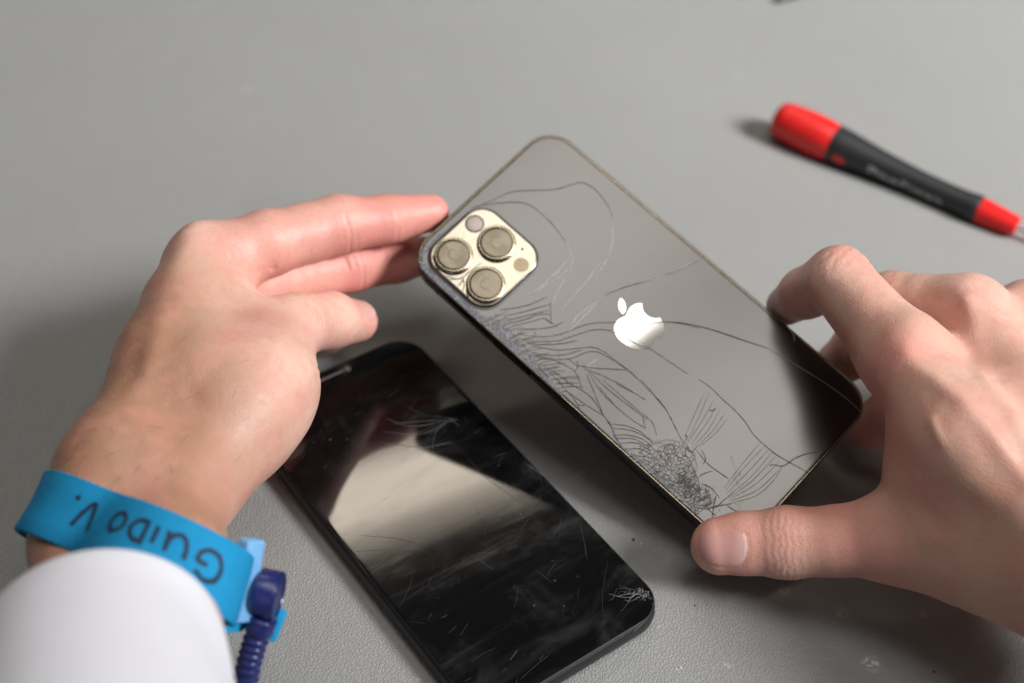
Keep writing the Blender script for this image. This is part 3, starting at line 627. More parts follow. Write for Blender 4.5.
CR = [
('d',[(-7.46,69.95),(-1.05,67.24),(6.61,64.55),(12.22,59.88),(18.21,54.44),(24.2,51.17),(27.09,48.88),(27.89,43.58),(26.45,37.38),(24.12,32.78)]),
('d',[(-6.58,69.69),(-0.44,65.6),(5.58,60.25),(7.92,55.84),(8.25,49.56),(7.5,43.4),(6.24,38.43)]),
('l',[(24.12,32.78),(17.41,27.04),(10.85,23.8),(3.61,22.57)]),
('l',[(6.24,38.43),(4.79,34.93),(2.79,32.01),(-0.93,29.66)]),
('l',[(3.51,33.75),(-1.6,32.8),(-7.51,32.7)]),
('l',[(3.02,32.12),(-2.99,30.87),(-8.81,31.92),(-16.31,33.5)]),
('l',[(-1.65,33.19),(-11.09,33.02),(-18.88,34.31)]),
('l',[(9.05,24.74),(0.63,23.49),(-8.23,22.82),(-13.52,22.2)]),
('l',[(-2.8,29.44),(-6.69,28.53),(-13.86,26.15)]),
('l',[(1.26,15.54),(-4.86,16.35),(-10.94,17.15),(-16.81,15.98)]),
('l',[(0.08,15.53),(-6.96,15.49),(-15.11,15.43),(-17.96,15.97)]),
('l',[(-22.47,2.89),(-17.09,2.06)]),
('d',[(33.1,1.43),(25.14,4.0),(15.01,8.81),(7.69,12.86),(1.26,15.54)]),
('d',[(-28.86,25.95),(-25.02,21.06),(-20.2,17.07),(-14.02,14.32),(-9.64,11.99),(-4.48,7.19),(1.09,0.64),(7.12,-4.45),(11.12,-9.27),(14.23,-14.86)]),
('d',[(-29.53,24.26),(-26.35,19.82),(-21.72,15.66),(-16.52,13.07),(-12.1,10.8),(-9.07,8.29),(-6.78,5.11),(-5.61,0.93),(-4.33,-4.18),(-2.73,-7.95),(-1.56,-16.22),(-0.64,-22.8)]),
('d',[(-29.65,22.02),(-26.96,17.13),(-23.6,12.86),(-19.39,9.38),(-15.84,6.33),(-14.18,2.61),(-13.68,-3.19),(-12.99,-10.34)]),
('d',[(-31.27,18.38),(-27.57,12.34),(-23.68,8.59),(-18.99,6.6),(-15.92,4.16),(-14.39,-0.71),(-13.42,-8.15),(-13.68,-16.62),(-14.77,-24.73),(-16.09,-29.45)]),
('d',[(-22.89,3.56),(-18.2,-2.07),(-13.66,-7.32)]),
('d',[(-23.04,2.89),(-20.31,-3.99),(-18.44,-10.57),(-17.11,-18.64)]),
('d',[(-22.6,0.69),(-22.85,-8.35),(-22.23,-17.05),(-21.67,-23.7)]),
('d',[(-22.84,1.52),(-24.99,-6.15),(-25.49,-14.85),(-25.12,-20.15)]),
('d',[(-24.01,0.97),(-26.59,-4.51),(-30.4,-12.09)]),
('d',[(-24.1,9.25),(-23.75,5.38),(-21.9,2.89)]),
('d',[(-22.93,6.65),(-24.65,4.55)]),
('d',[(-27.39,36.99),(-22.97,33.67),(-18.78,31.18),(-13.09,29.0)]),
('d',[(-28.09,34.71),(-23.1,31.4),(-18.06,28.64),(-14.13,26.43)]),
('d',[(-29.16,33.16),(-24.32,30.24),(-20.14,27.76),(-15.94,25.28)]),
('d',[(-29.4,31.86),(-23.84,28.56),(-19.9,26.92),(-16.72,24.02)]),
('d',[(-27.53,29.35),(-22.64,26.49),(-19.18,24.39),(-18.9,21.46)]),
('d',[(-28.62,28.32),(-23.56,23.49),(-19.15,20.17),(-15.75,19.07)]),
('d',[(-13.51,27.01),(-18.88,21.69)]),
('d',[(-19.22,23.82),(-18.54,20.73)]),
('d',[(-29.71,23.03),(-26.53,18.59),(-21.97,14.38),(-17.39,11.22)]),
('d',[(-31.21,19.49),(-27.68,14.34),(-23.67,10.7),(-18.68,7.93)]),
('d',[(6.55,-3.69),(11.5,-9.34),(16.69,-18.1),(20.94,-27.62),(24.72,-35.86)]),
('l',[(24.72,-35.86),(26.9,-46.99),(28.76,-58.28),(29.38,-67.29),(28.93,-72.38)]),
('l',[(35.21,-36.11),(34.59,-38.73),(32.87,-40.79)]),
('l',[(12.51,9.98),(19.89,6.37),(26.41,3.65),(34.02,1.82)]),
('d',[(-12.89,-13.0),(-13.59,-18.82),(-14.62,-24.9),(-16.54,-30.01),(-18.41,-34.48),(-19.34,-37.34)]),
('d',[(0.43,-26.69),(1.08,-31.28),(0.73,-36.14),(0.63,-41.88),(-0.06,-46.98),(-1.34,-51.43),(-1.68,-56.18),(-1.43,-61.53),(-0.49,-66.28),(1.25,-73.12)]),
('d',[(8.21,-70.19),(5.34,-68.12),(1.86,-66.56),(-0.79,-65.98),(-3.16,-65.17),(-4.83,-62.69)]),
('d',[(-24.28,-5.23),(-25.38,-13.18),(-25.13,-19.88),(-24.36,-25.15)]),
('d',[(-21.65,-4.01),(-21.49,-12.0),(-21.4,-21.14)]),
('d',[(-19.65,-8.03),(-18.07,-13.56),(-16.97,-18.59)]),
('d',[(-21.4,-21.14),(-24.36,-25.15)]),
('d',[(-21.1,-21.45),(-21.36,-25.69),(-23.47,-29.27)]),
('d',[(-30.3,-10.7),(-31.23,-16.16),(-33.31,-19.76),(-34.17,-23.96)]),
('d',[(-30.8,-16.34),(-27.99,-20.14),(-26.34,-24.39),(-26.02,-29.81)]),
('d',[(-31.93,-17.36),(-28.39,-21.64),(-26.48,-26.8),(-26.36,-30.11)]),
('d',[(-32.98,-19.46),(-29.72,-22.83),(-27.74,-26.78),(-27.32,-30.39)]),
('d',[(-33.48,-20.48),(-29.52,-24.94),(-28.27,-30.67)]),
('d',[(-33.48,-22.77),(-29.92,-26.44),(-28.93,-31.25)]),
('d',[(-34.23,-25.16),(-30.78,-28.34),(-29.33,-32.74)]),
('d',[(-34.98,-27.54),(-32.03,-30.59),(-29.73,-34.22)]),
('d',[(-18.22,-41.67),(-19.22,-47.58),(-18.44,-55.29)]),
('d',[(-19.7,-50.23),(-21.21,-49.3),(-23.35,-48.34),(-24.6,-48.3)]),
('d',[(-17.03,-42.89),(-18.48,-45.83),(-20.4,-46.36)]),
('d',[(-25.66,-50.33),(-24.59,-53.31),(-25.16,-57.68)]),
('d',[(-33.26,-53.01),(-30.99,-56.59),(-28.0,-58.45),(-23.83,-61.53)]),
('d',[(-25.38,-56.21),(-29.24,-58.4),(-32.12,-60.33)]),
('d',[(-25.33,-60.59),(-25.14,-62.64),(-24.63,-64.4)]),
('d',[(-19.34,-37.34),(-16.95,-36.62),(-17.21,-35.71)]),
('d',[(-19.89,-38.04),(-20.08,-41.02),(-16.92,-41.11)]),
('d',[(-5.08,-36.0),(-4.69,-36.8),(-3.1,-37.14)]),
('d',[(-28.32,-58.73),(-24.61,-58.87),(-22.45,-59.25)]),
('d',[(-4.83,-62.69),(-5.92,-61.94)]),
('d',[(-29.98,-55.17),(-30.47,-58.36),(-30.28,-60.4)]),
('t',[(-17.89,-36.3),(-11.37,-34.04),(-1.82,-30.92)]),
('t',[(-18.3,-37.78),(-10.17,-35.28),(-0.61,-32.16)]),
('t',[(-18.0,-38.09),(-8.97,-36.51),(-1.78,-34.87)]),
('t',[(-18.07,-39.28),(-9.73,-38.3),(-2.89,-36.96)]),
('t',[(-17.81,-40.19),(-10.49,-40.08),(-2.33,-38.18)]),
('t',[(-17.55,-41.09),(-9.3,-41.31),(-2.8,-40.28)]),
('t',[(-16.96,-41.7),(-9.38,-42.51),(-3.57,-42.07)]),
('t',[(-21.64,-56.35),(-12.78,-55.49),(-1.6,-54.99)]),
('t',[(-22.01,-57.21),(-12.86,-56.67),(-1.73,-56.77)]),
('t',[(-22.38,-58.08),(-12.35,-58.45),(-1.65,-58.38)]),
('t',[(-22.74,-58.94),(-13.09,-60.19),(-1.43,-59.87)]),
('t',[(-22.78,-59.53),(-13.17,-61.36),(-2.06,-61.5)]),
('t',[(-22.81,-60.11),(-13.58,-62.81),(-2.53,-63.55)]),
('t',[(-23.47,-60.67),(-14.32,-64.54),(-3.29,-65.29)]),
('t',[(-24.42,-60.92),(-16.57,-65.32),(-9.7,-66.19),(-3.63,-65.57)]),
('d',[(-30.97,16.75),(-28.02,12.4),(-26.37,7.63),(-25.9,4.52),(-27.14,1.43),(-28.8,-1.65)]),
('d',[(-31.56,13.83),(-30.57,8.45),(-30.04,2.67),(-29.02,-1.85),(-28.85,-6.35),(-30.46,-12.44),(-32.0,-17.68),(-34.25,-22.99)]),
('d',[(-31.82,12.79),(-31.91,7.2),(-32.63,1.85),(-33.29,-2.65),(-34.74,-6.32)]),
('d',[(-32.7,12.37),(-34.01,7.61),(-34.85,3.7)]),
('d',[(-34.65,3.49),(-32.51,1.56)]),
('d',[(-32.65,1.44),(-31.96,-5.31),(-30.66,-12.24)]),
('d',[(-33.77,-3.88),(-32.4,-5.72)]),
('d',[(-25.48,4.52),(-23.3,5.35),(-22.59,6.39)]),
('d',[(-32.27,16.32),(-33.39,11.33),(-34.49,6.37)]),
('d',[(-32.63,17.57),(-34.15,12.99),(-35.21,8.85)]),
('d',[(-32.5,20.07),(-33.57,15.9),(-35.08,11.32)]),
]
def ribbon(pts, wd, z, sub=5, taper=True, rough=0.016):
    P = catmull(pts, sub); P = P+np.array([[rng.gauss(0, rough), rng.gauss(0, rough)] for _ in P])
    T = np.gradient(P, axis=0); T /= np.maximum(np.linalg.norm(T, axis=1), 1e-6)[:, None]; Nn = np.stack([-T[:, 1], T[:, 0]], 1)
    n = len(P); V = []; F = []
    for i, (p, q) in enumerate(zip(P, Nn)):
        ww = wd*(0.35+0.65*min(1, min(i+0.6, n-1-i+0.6)/(0.25*n)))*rng.uniform(0.7, 1.25) if taper else wd*rng.uniform(0.7, 1.3)
        V += [(*(p-q*ww/2), z), (*p, z+min(wd*0.3, 0.07)), (*(p+q*ww/2), z)]
    for i in range(n-1):
        a = i*3; F += [(a, a+3, a+4, a+1), (a+1, a+4, a+5, a+2)]
    return V, F
for k, pts in CR:
    wd, mt = {'d': (0.245, CRACK), 'l': (0.21, CRACKL), 't': (0.17, CRACKT)}[k]
    V, F = ribbon(pts, wd, 0.243, 6); obj('crack', V, F, mt, back)
    if k == 'd' and rng.random() < .7:            # glint of the same break, painted as a pale line beside it
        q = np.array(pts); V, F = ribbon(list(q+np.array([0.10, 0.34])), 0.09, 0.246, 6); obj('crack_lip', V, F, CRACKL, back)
def inside(p, poly):
    x, y = p; c = False
    for (x1, y1), (x2, y2) in zip(poly, poly[1:]+poly[:1]):
        if (y1 > y) != (y2 > y) and x < (x2-x1)*(y-y1)/(y2-y1)+x1: c = not c
    return c
def voro_edges(poly, n, seed):
    r = random.Random(seed); xs = [p[0] for p in poly]; ys = [p[1] for p in poly]; P = []
    while len(P) < n:
        p = (r.uniform(min(xs), max(xs)), r.uniform(min(ys), max(ys)))
        if inside(p, poly): P.append(p)
    v, e, f, *_ = delaunay_2d_cdt([Vector(p) for p in P], [], [], 0, 1e-6)
    cc = []; em = {}
    for i, t in enumerate(f):
        a, b, c = [v[k] for k in t]; cc.append(((a.x+b.x+c.x)/3, (a.y+b.y+c.y)/3))
        for q in range(3): em.setdefault(frozenset((t[q], t[(q+1) % 3])), []).append(i)
    return [(cc[s_[0]], cc[s_[1]]) for s_ in em.values() if len(s_) == 2]
VO = [(-25.47, -31.03), (-19.22, -37.46), (-21.74, -42.46), (-25.62, -49.74), (-28.45, -55.51), (-33.78, -51.24), (-33.85, -41.24), (-32.88, -34.74)]
HA = [(-28.82, -40.19), (-23.73, -44.19), (-26.42, -52.66), (-29.75, -56.64), (-33.13, -50.67)]
VO2 = [(-27.5, -27.0), (-17.2, -36.5), (-19.7, -43.5), (-24.0, -52.0), (-29.0, -59.0), (-34.6, -54.0), (-34.6, -29.0)]
VV, FF = [], []
def add(V, F):
    b = len(VV); VV.extend(V); FF.extend([tuple(i+b for i in f) for f in F])
for a, b in voro_edges(VO, 150, 3)+voro_edges(VO2, 80, 8):
    if math.dist(a, b) < 4: add(*ribbon([a, b], rng.uniform(0.08, 0.2), 0.246+rng.uniform(0, .004), 2, False, 0.015))
for i in range(55):        # combed hairlines across the crushed corner
    t = rng.random(); c = (-29.0+rng.gauss(0, 1.6), -42.5-14*t+rng.gauss(0, .8)); l = rng.uniform(1.5, 4); g = rng.uniform(-0.5, 0.15)
    add(*ribbon([(c[0]-l/2, c[1]-l*g/2), (c[0], c[1]+rng.gauss(0, .2)), (c[0]+l/2, c[1]+l*g/2)], 0.10, 0.250, 2))
o = obj('crack_network', VV, FF, CRACK, back); o['kind'] = 'stuff'
VV, FF = [], []
for i in range(70):
    t = rng.random(); c = (-29.2+rng.gauss(0, 1.4), -42-14*t+rng.gauss(0, .8)); l = rng.uniform(2, 4.5); g = rng.uniform(-0.35, 0.1)
    add(*ribbon([(c[0]-l/2, c[1]-l*g/2), (c[0], c[1]+rng.gauss(0, .15)), (c[0]+l/2, c[1]+l*g/2)], 0.085, 0.251, 2))
o = obj('hairline_network', VV, FF, CRACKT, back); o['kind'] = 'stuff'
# tilted slabs of glass between the breaks: each leans its own way
def slabs(poly, n, seed, dz):
    r = random.Random(seed); xs = [p[0] for p in poly]; ys = [p[1] for p in poly]; P = []
    while len(P) < n:
        p = (r.uniform(min(xs), max(xs)), r.uniform(min(ys), max(ys)))
        if inside(p, poly): P.append(p)
    v, e, f, *_ = delaunay_2d_cdt([Vector(p) for p in P], [], [], 0, 1e-6); V, F = [], []
    for t in f:
        a = [v[k] for k in t]; c = (a[0]+a[1]+a[2])/3; b = len(V); ln = max((q-c).length for q in a)
        if ln > 5: continue
        for q in a: q2 = c+(q-c)*.94; V.append((q2.x, q2.y, 0.1605+r.uniform(0, dz)*min(1, ln/2)))
        F.append((b, b+1, b+2))
    for q, t in enumerate(F):
        a, b_, c = (V[i] for i in t)
        if (b_[0]-a[0])*(c[1]-a[1])-(b_[1]-a[1])*(c[0]-a[0]) < 0: F[q] = t[::-1]
    o = obj('glass_slivers', V, F, BACK, back); o['kind'] = 'stuff'
slabs(VO2, 105, 21, .07)
slabs([(-33.8, 36), (-27.5, 34), (-24, 26), (-24, 14), (-31, 4), (-34.4, 3)], 75, 22, .06)
slabs([(-18.5, -58.5), (-12, -50), (-10.5, -53), (-16.5, -62), (-24, -66), (-28, -60)], 34, 23, .05)
VV, FF = [], []; V2, F2 = [], []
def shard(store, x, y, r_, z=0.20):
    b = len(store[0]); n = rng.choice((3, 3, 4)); a0 = rng.uniform(0, 6.3); tilt = rng.uniform(0, .14)
    for k in range(n):
        a = a0+6.283*k/n+rng.uniform(-.4, .4); q = r_*rng.uniform(.6, 1.3); store[0].append((x+q*math.cos(a), y+q*math.sin(a), z+rng.uniform(0, .10)))
    store[0].append((x, y, z+rng.uniform(.02, .2)))
    for k in range(n): store[1].append((b+k, b+(k+1) % n, b+n))
spine = catmull([(-8.5, 68.6), (-22, 69.6), (-31.2, 68.6), (-34.2, 62), (-34.7, 52), (-34.0, 43), (-33.4, 32), (-33.6, 22), (-34.3, 10), (-34.6, 2)], 12)
wid = np.interp(np.linspace(0, 1, len(spine)), [0, .2, .35, .5, .6, .72, .85, 1], [.6, 1.5, 2.4, 2.4, 3.6, 3.6, 1.4, .5])
for i in range(4200):
    t = rng.random()*(len(spine)-1); k = int(t); p = spine[k]+(spine[min(k+1, len(spine)-1)]-spine[k])*(t-k)
    s_ = rng.gauss(0, .42)*wid[k]; x = min(max(p[0]+s_, -34.7), 34); y = min(p[1]+(rng.gauss(0, .4)*wid[k] if k < 26 else 0), 72.2)
    if -33.3 < x < -2 and 38.5 < y < 69.5 and abs(x-px_) < pw/2+.6 and abs(y-py_) < pw/2+.8: continue
    shard((VV, FF) if rng.random() < .78 else (V2, F2), x, y, rng.uniform(.12, .55))
for i in range(520):        # pulverised corner
    t = rng.random(); x = -34.4+abs(rng.gauss(0, 1.5)); y = -25-31*t
    if t < .2: x = -34.6+abs(rng.gauss(0, .6))
    shard((VV, FF) if rng.random() < .7 else (V2, F2), x, y, rng.uniform(.1, .42))
for i in range(170):
    shard((VV, FF), rng.gauss(-29, 1.7), rng.gauss(-48.5, 3.2), rng.uniform(.1, .35))
for c, n in (((-21.5, 18.5), 16), ((-20.2, 14.5), 10), ((-16.6, 24.6), 12), ((-28.3, -58.5), 26), ((-19.8, -38.6), 18), ((-31.5, -33.5), 40), ((-33.2, -36), 40)):
    for i in range(n): shard((V2, F2), c[0]+rng.gauss(0, .7), c[1]+rng.gauss(0, .9), rng.uniform(.08, .3))
o = obj('glass_splinters', VV, FF, SHARD, back); o['kind'] = 'stuff'
o = obj('pale_glass_splinters', V2, F2, SHARDL, back); o['kind'] = 'stuff'
# feathered breaks leaving the crushed edge
for i in range(46):
    t = i/45; y = 37-33*t; x = -33.6+.8*math.sin(i*2.1); l = rng.uniform(3, 7.5); sl = rng.uniform(-.2, .25)-.9*t
    V, F = ribbon([(x, y), (x+l*.5, y+l*.5*sl+rng.gauss(0, .2)), (x+l, y+l*(sl-.1))], .2, .244, 4); obj('crack', V, F, CRACKT, back)
# broken camera cover
for pts in ([(-31.6, 56.6), (-29.5, 54.4), (-27.5, 53.6)], [(-31.6, 52.5), (-29, 52.9), (-27.4, 53.6)], [(-27.5, 53.6), (-25, 53.4), (-20, 53.0)], [(-31.8, 50.0), (-29.6, 51.4), (-28.2, 53.2)], [(-31.9, 47), (-30.6, 49.6)], [(-31.9, 60.5), (-31, 63.5), (-29.4, 66.5)], [(-31.5, 58.4), (-30.6, 56.4), (-29.9, 54.8)]):
    V, F = ribbon(pts, .34, 1.36, 5); obj('crack', V, F, CRACK, pl)
    V, F = ribbon([(x+.35, y+.3) for x, y in pts], .2, 1.355, 5); obj('crack_lip', V, F, CRACKL, pl)  # highlight painted as a pale line next to each break

# ------------------------------------------------------------------ the dark phone lying on the mat
yaw = 2.25493149; c_, s_ = math.sin(yaw), math.cos(yaw)
LM = Matrix(((c_, s_, 0, -19.2485535*S), (-s_, c_, 0, 297.93348*S), (0, 0, 1, 0), (0, 0, 0, 1)))
lp = thing('smartphone', 'black phone lying face up on the mat with scratched dark screen', 'phone', LM, 'broken phones')
lp['group'] = 'broken phones'
V, F = loft_rr(71.9, 147.1, 11.2, [(3.2, 0.0), (1.3, 0.5), (0.35, 1.8), (0.0, 3.7), (0.25, 5.4), (0.75, 6.3), (1.15, 6.6)], 12)
sharp(obj('body', V, F, plain('black_frame', (0.018, 0.018, 0.019), 0.42, 0.2), lp), 60)
V, F = loft_rr(71.9, 147.1, 11.2, [(1.1, 6.55), (0.62, 6.9), (0.75, 7.2), (1.15, 7.38)], 12, cap1=False)
sharp(obj('screen_edge', V, F, plain('screen_edge', (0.012, 0.012, 0.012), 0.5, 0.0, 0.25), lp), 60)
V, F = loft_rr(71.9, 147.1, 11.2, [(1.4, 7.2), (1.15, 7.4), (1.5, 7.47), (1.9, 7.495), (2.3, 7.5), (3.0, 7.5)], 12)
scr = sharp(obj('screen_glass', V, F, SCREEN, lp), 60)
V, F = loft_rr(11.5, 1.0, 0.49, [(0, 7.49), (0, 7.53)], 5, -0.2, 69.0); sp = obj('earpiece', V, F, plain('earpiece_mesh', (0.20, 0.19, 0.19), 0.5, 0.5), lp)
V, F = lathe([(1.25, 7.49), (1.2, 7.54), (0.8, 7.55)], 24, c=(7.1, 69.0, 0)); sharp(obj('front_camera', V, F, plain('front_camera_glass', (0.17, 0.12, 0.11), 0.2, 0.3), lp), 40)
LY = [[(5.19,41.43),(11.5,32.84),(25.77,27.97)],[(1.11,36.71),(10.98,28.77),(21.3,27.91)],[(-2.24,33.09),(7.63,23.71),(17.96,19.81)],[(6.12,37.85),(15.91,32.93),(26.1,26.85)],[(23.76,29.88),(24.4,24.39)],[(33.43,-30.56),(29.85,-37.33),(25.56,-44.66)],[(-28.4,2.74),(-19.43,-5.02),(-11.77,-14.7)],[(18.35,10.94),(18.86,-0.62),(21.47,-11.93)],[(-3.92,-22.47),(-1.28,-31.72)],[(24.17,-60.97),(28.93,-62.96),(33.1,-66.96)],[(25.64,-64.36),(32.99,-63.25)],[(35.06,-64.64),(33.17,-69.41)],[(30.55,-71.23),(24.67,-73.16),(19.5,-74.32)],[(-16.66,-61.22),(-12.5,-59.56)],[(33.35,-1.78),(35.8,-11.81)],[(-33.12,-1.73),(-23.11,-7.65),(-16.64,-12.97)],[(9.78,-39.11),(10.83,-45.96)],[(22.75,-58.81),(26.66,-63.12),(31.39,-63.88)]]
for i, pts in enumerate(LY):
    V, F = ribbon(pts, 0.22 if i < 5 else 0.2, 7.505, 6); obj('scratch', V, F, SCRATCHF if i in (5, 6, 7, 8, 12, 13, 15, 16) else (CRACKT if i < 5 else SCRATCH), scr)
VV, FF = [], []
for i in range(95):        # fine wear: short hairlines, most of them along the wipe direction
    x, y = rng.uniform(-33, 33), rng.uniform(-70, 60); a = rng.gauss(.5, .5); l = rng.expovariate(1/4)+.8; c = rng.gauss(0, .06)*l
    dx, dy = math.cos(a)*l/2, math.sin(a)*l/2
    if abs(x)+abs(dx) < 34.2 and abs(y)+abs(dy) < 71: add(*ribbon([(x-dx, y-dy), (x-dy*c/l, y+dx*c/l), (x+dx, y+dy)], rng.uniform(.05, .1), 7.504, 3))
o = obj('hairline_scratches', VV, FF, SCRATCHF, scr); o['kind'] = 'stuff'
VV, FF = [], []
def branch(x, y, a, l, w, d):
    P = [(x, y)]
    for k in range(4):
        a += rng.gauss(0, .35); x += math.cos(a)*l/4; y += math.sin(a)*l/4
        if not (abs(x) < 34.3 and abs(y) < 71.5): break
        P.append((x, y))
        if d and rng.random() < .5: branch(x, y, a+rng.choice((-1, 1))*rng.uniform(.5, 1.1), l*.55, w*.75, d-1)
    if len(P) > 1: add(*ribbon(P, w, 7.506, 3))
for k in range(6): branch(33.2, -66.3, math.pi*.62+k*.16+rng.gauss(0, .05), rng.uniform(4, 12), .11, 1)
for k in range(5): branch(25.2, 27.6, math.pi*.72+k*.15, rng.uniform(8, 20), .09, 0)
o = obj('fine_cracks', VV, FF, FINE, scr); o['kind'] = 'stuff'
VV, FF = [], []
for i in range(70):
    t = abs(rng.gauss(0, 1)); shard((VV, FF), 33.2-t*2.6+rng.gauss(0, .5), -66-rng.gauss(0, 1.8)+t*1.3, rng.uniform(.08, .45), 7.46)
o = obj('glass_splinters', VV, FF, SHARD, scr); o['kind'] = 'stuff'

# ------------------------------------------------------------------ white cuff, wrist band with snap lead
def frame_axis(a, b):
    ax = unit(b-a); e1 = unit(RT-ax*(RT@ax)); e2 = np.cross(ax, e1); return ax, e1, e2
c0 = at(100, 640, 68); c1 = at(86, 850, 93); ax, e1, e2 = frame_axis(c0, c1)
V, F = [], []
nphi = 72
prof = [(6, 26.5), (1.5, 27.2), (0.3, 27.8), (0, 28.5), (0.35, 29.3), (1.4, 29.9), (4, 30.2), (10, 30.5), (16, 31.0), (24, 31.8), (34, 33.0), (46, 34.4), (60, 36), (76, 37), (100, 38.5), (135, 40)]
for v_, r_ in prof:
    for i in range(nphi):
        a = 2*math.pi*i/nphi
        wv_ = 0.8*math.sin(3*a+1+v_*.05)*min(1, v_/10)+0.8*math.sin(2*a+.6)+0.45*math.sin(5*a+v_*.11)*min(1, v_/14)
        V.append(c0+ax*(v_+0.5*math.sin(2*a+1))+(e1*math.cos(a)*1.02+e2*math.sin(a)*0.96)*(r_*0.925+wv_))
for k in range(len(prof)-1):
    for i in range(nphi):
        j = (i+1) % nphi; F.append((k*nphi+i, (k+1)*nphi+i, (k+1)*nphi+j, k*nphi+j))
slv = obj('sleeve', V, F, COTTON, LH, True)
sd = slv.modifiers.new('round', 'SUBSURF'); sd.levels = 1; sd.render_levels = 1

bc = at(138, 548, 55); ba, b1, b2 = frame_axis(at(163, 474, 52), at(118, 640, 66))
ba = unit(-UP*0.905-RT*0.425-fwd*0.33); b1 = unit(RT-ba*(RT@ba)); b2 = np.cross(ba, b1)
NP = 96; vs = [-9.3, -8.9, -4.5, 0, 4.5, 8.6, 9.0]
phi = np.arange(NP)*2*math.pi/NP
dirs = np.cos(phi)[:, None]*b1+np.sin(phi)[:, None]*b2
Rg = []
for v_ in vs:
    h_ = L.march(bc+ba*v_, dirs, 1.0); r_ = ((h_-bc-ba*v_)*dirs).sum(1)
    f_ = np.fft.rfft(r_); f_[4:] = 0; Rg.append(np.fft.irfft(f_, NP))
Rg = np.array(Rg); Rg = Rg*0.4+Rg.max(0)*0.35+Rg.mean(0)*0.25+0.9
def band_pt(ph_, v_, off):
    """point on the band: angle, along the arm, above the inner face"""
    x = (ph_ % (2*math.pi))/(2*math.pi)*NP; i = int(x) % NP; t = x-int(x)
    rr = Rg[:, i]*(1-t)+Rg[:, (i+1) % NP]*t; r_ = float(np.interp(v_, vs, rr))
    return bc+ba*v_+(math.cos(ph_)*b1+math.sin(ph_)*b2)*(r_+off)
def proj(p):
    d = p-EYE; z = d@fwd; return np.array([512+FPX*(d@RT)/z, 341.5-FPX*(d@UP)/z])
wb = thing('wrist_strap', 'bright blue elastic wrist strap with handwritten name and pale buckle', 'wrist strap', Matrix.Translation(Vector(bc)*S))
def wobj(name, V, F, mat, parent=None, smooth=True):
    o = obj(name, [np.asarray(v)-bc for v in V], F, mat, parent or wb, smooth); return o
V, F = [], []
ring_ = [(v_, 1.3 if abs(v_) < 8.95 else 1.0) for v_ in vs]+[(v_, 0.0) for v_ in reversed(vs)]
for ph_ in phi:
    for v_, of in ring_: V.append(band_pt(ph_, v_, of+0.06*math.sin(ph_*60)*(of > 0)))
m_ = len(ring_)
for i in range(NP):
    j = (i+1) % NP
    for k in range(m_):
        q = (k+1) % m_; F.append((i*m_+k, i*m_+q, j*m_+q, j*m_+k))
sharp(wobj('band', V, F, WEB), 60)
def find_phi(px, py):
    best = min(((np.linalg.norm(proj(band_pt(a, v_, 1.3))-(px, py))+(50 if (band_pt(a, v_, 1.3)-band_pt(a, v_, 0))@(EYE-bc) < 0 else 0), a, v_) for a in np.linspace(0, 2*math.pi, 361) for v_ in (-4, -2, 0, 2, 4)))
    return best[1]
fG, fV = find_phi(210, 556), find_phi(76, 506)
if fV-fG > math.pi: fV -= 2*math.pi
if fG-fV > math.pi: fV += 2*math.pi
_fs = np.linspace(fG-(fV-fG)*.25, fV+(fV-fG)*.25, 91); _ps = np.array([band_pt(f_, 0, 1.3) for f_ in _fs])
_cl = np.concatenate([[0], np.cumsum(np.linalg.norm(np.diff(_ps, axis=0), axis=1))])
_c0, _c1 = (float(np.interp(f_*np.sign(fV-fG), _fs*np.sign(fV-fG), _cl)) for f_ in (fG, fV))
def arc_phi(t): return float(np.interp(_c0+(_c1-_c0)*t, _cl, _fs))
STR = {'G': ([[(.95, .82), (.6, 1.0), (.2, .85), (0, .45), (.15, .1), (.5, 0), (.85, .15), (.92, .48), (.55, .48)]], 1.25, 1.0),
       'U': ([[(0, .95), (.02, .35), (.2, .02), (.5, .05), (.68, .4), (.7, .95)], [(.7, .5), (.78, 0)]], 1.0, .74),
       'I': ([[(.1, .9), (.12, 0)]], .42, .7),
       'D': ([[(.05, 1), (.08, 0)], [(-.05, .97), (.45, .9), (.72, .5), (.5, .08), (0, .02)]], 1.0, .78),
       'O': ([[(.4, 1), (.08, .75), (.05, .3), (.35, 0), (.72, .2), (.78, .65), (.55, .95), (.35, 1)]], 1.25, .72),
       'V': ([[(0, 1), (.4, 0), (.85, 1)]], 1.0, 1.0), '.': ([[(0, .0), (.1, .06), (.1, -.02)]], .3, 1.0)}
x = 0; pieces = []
for ch in 'GUIDO':
    st, adv, hh = STR[ch]; pieces += [[(x+a*.9, b*hh) for a, b in s_] for s_ in st]; x += adv
x += .45
for ch in 'V.':
    st, adv, hh = STR[ch]; pieces += [[(x+a*.9, b*hh) for a, b in s_] for s_ in st]; x += adv
XL = x-0.75
for pc in pieces:
    P2 = catmull(pc, 5); T = np.gradient(P2, axis=0); T /= np.maximum(np.linalg.norm(T, axis=1), 1e-6)[:, None]
    V, F = [], []
    for p, t in zip(P2, T):
        for s_ in (-1, 1):
            hw = 0.088*rng.uniform(.85, 1.15)
            xx, yy = p[0]-t[1]*hw*s_, p[1]+t[0]*hw*s_
            V.append(band_pt(arc_phi((xx-.45)/XL), -4.5+yy*7.6, 1.38))
    for i in range(len(P2)-1): F.append((2*i, 2*i+1, 2*i+3, 2*i+2))
    wobj('letter_stroke', V, F, INK)
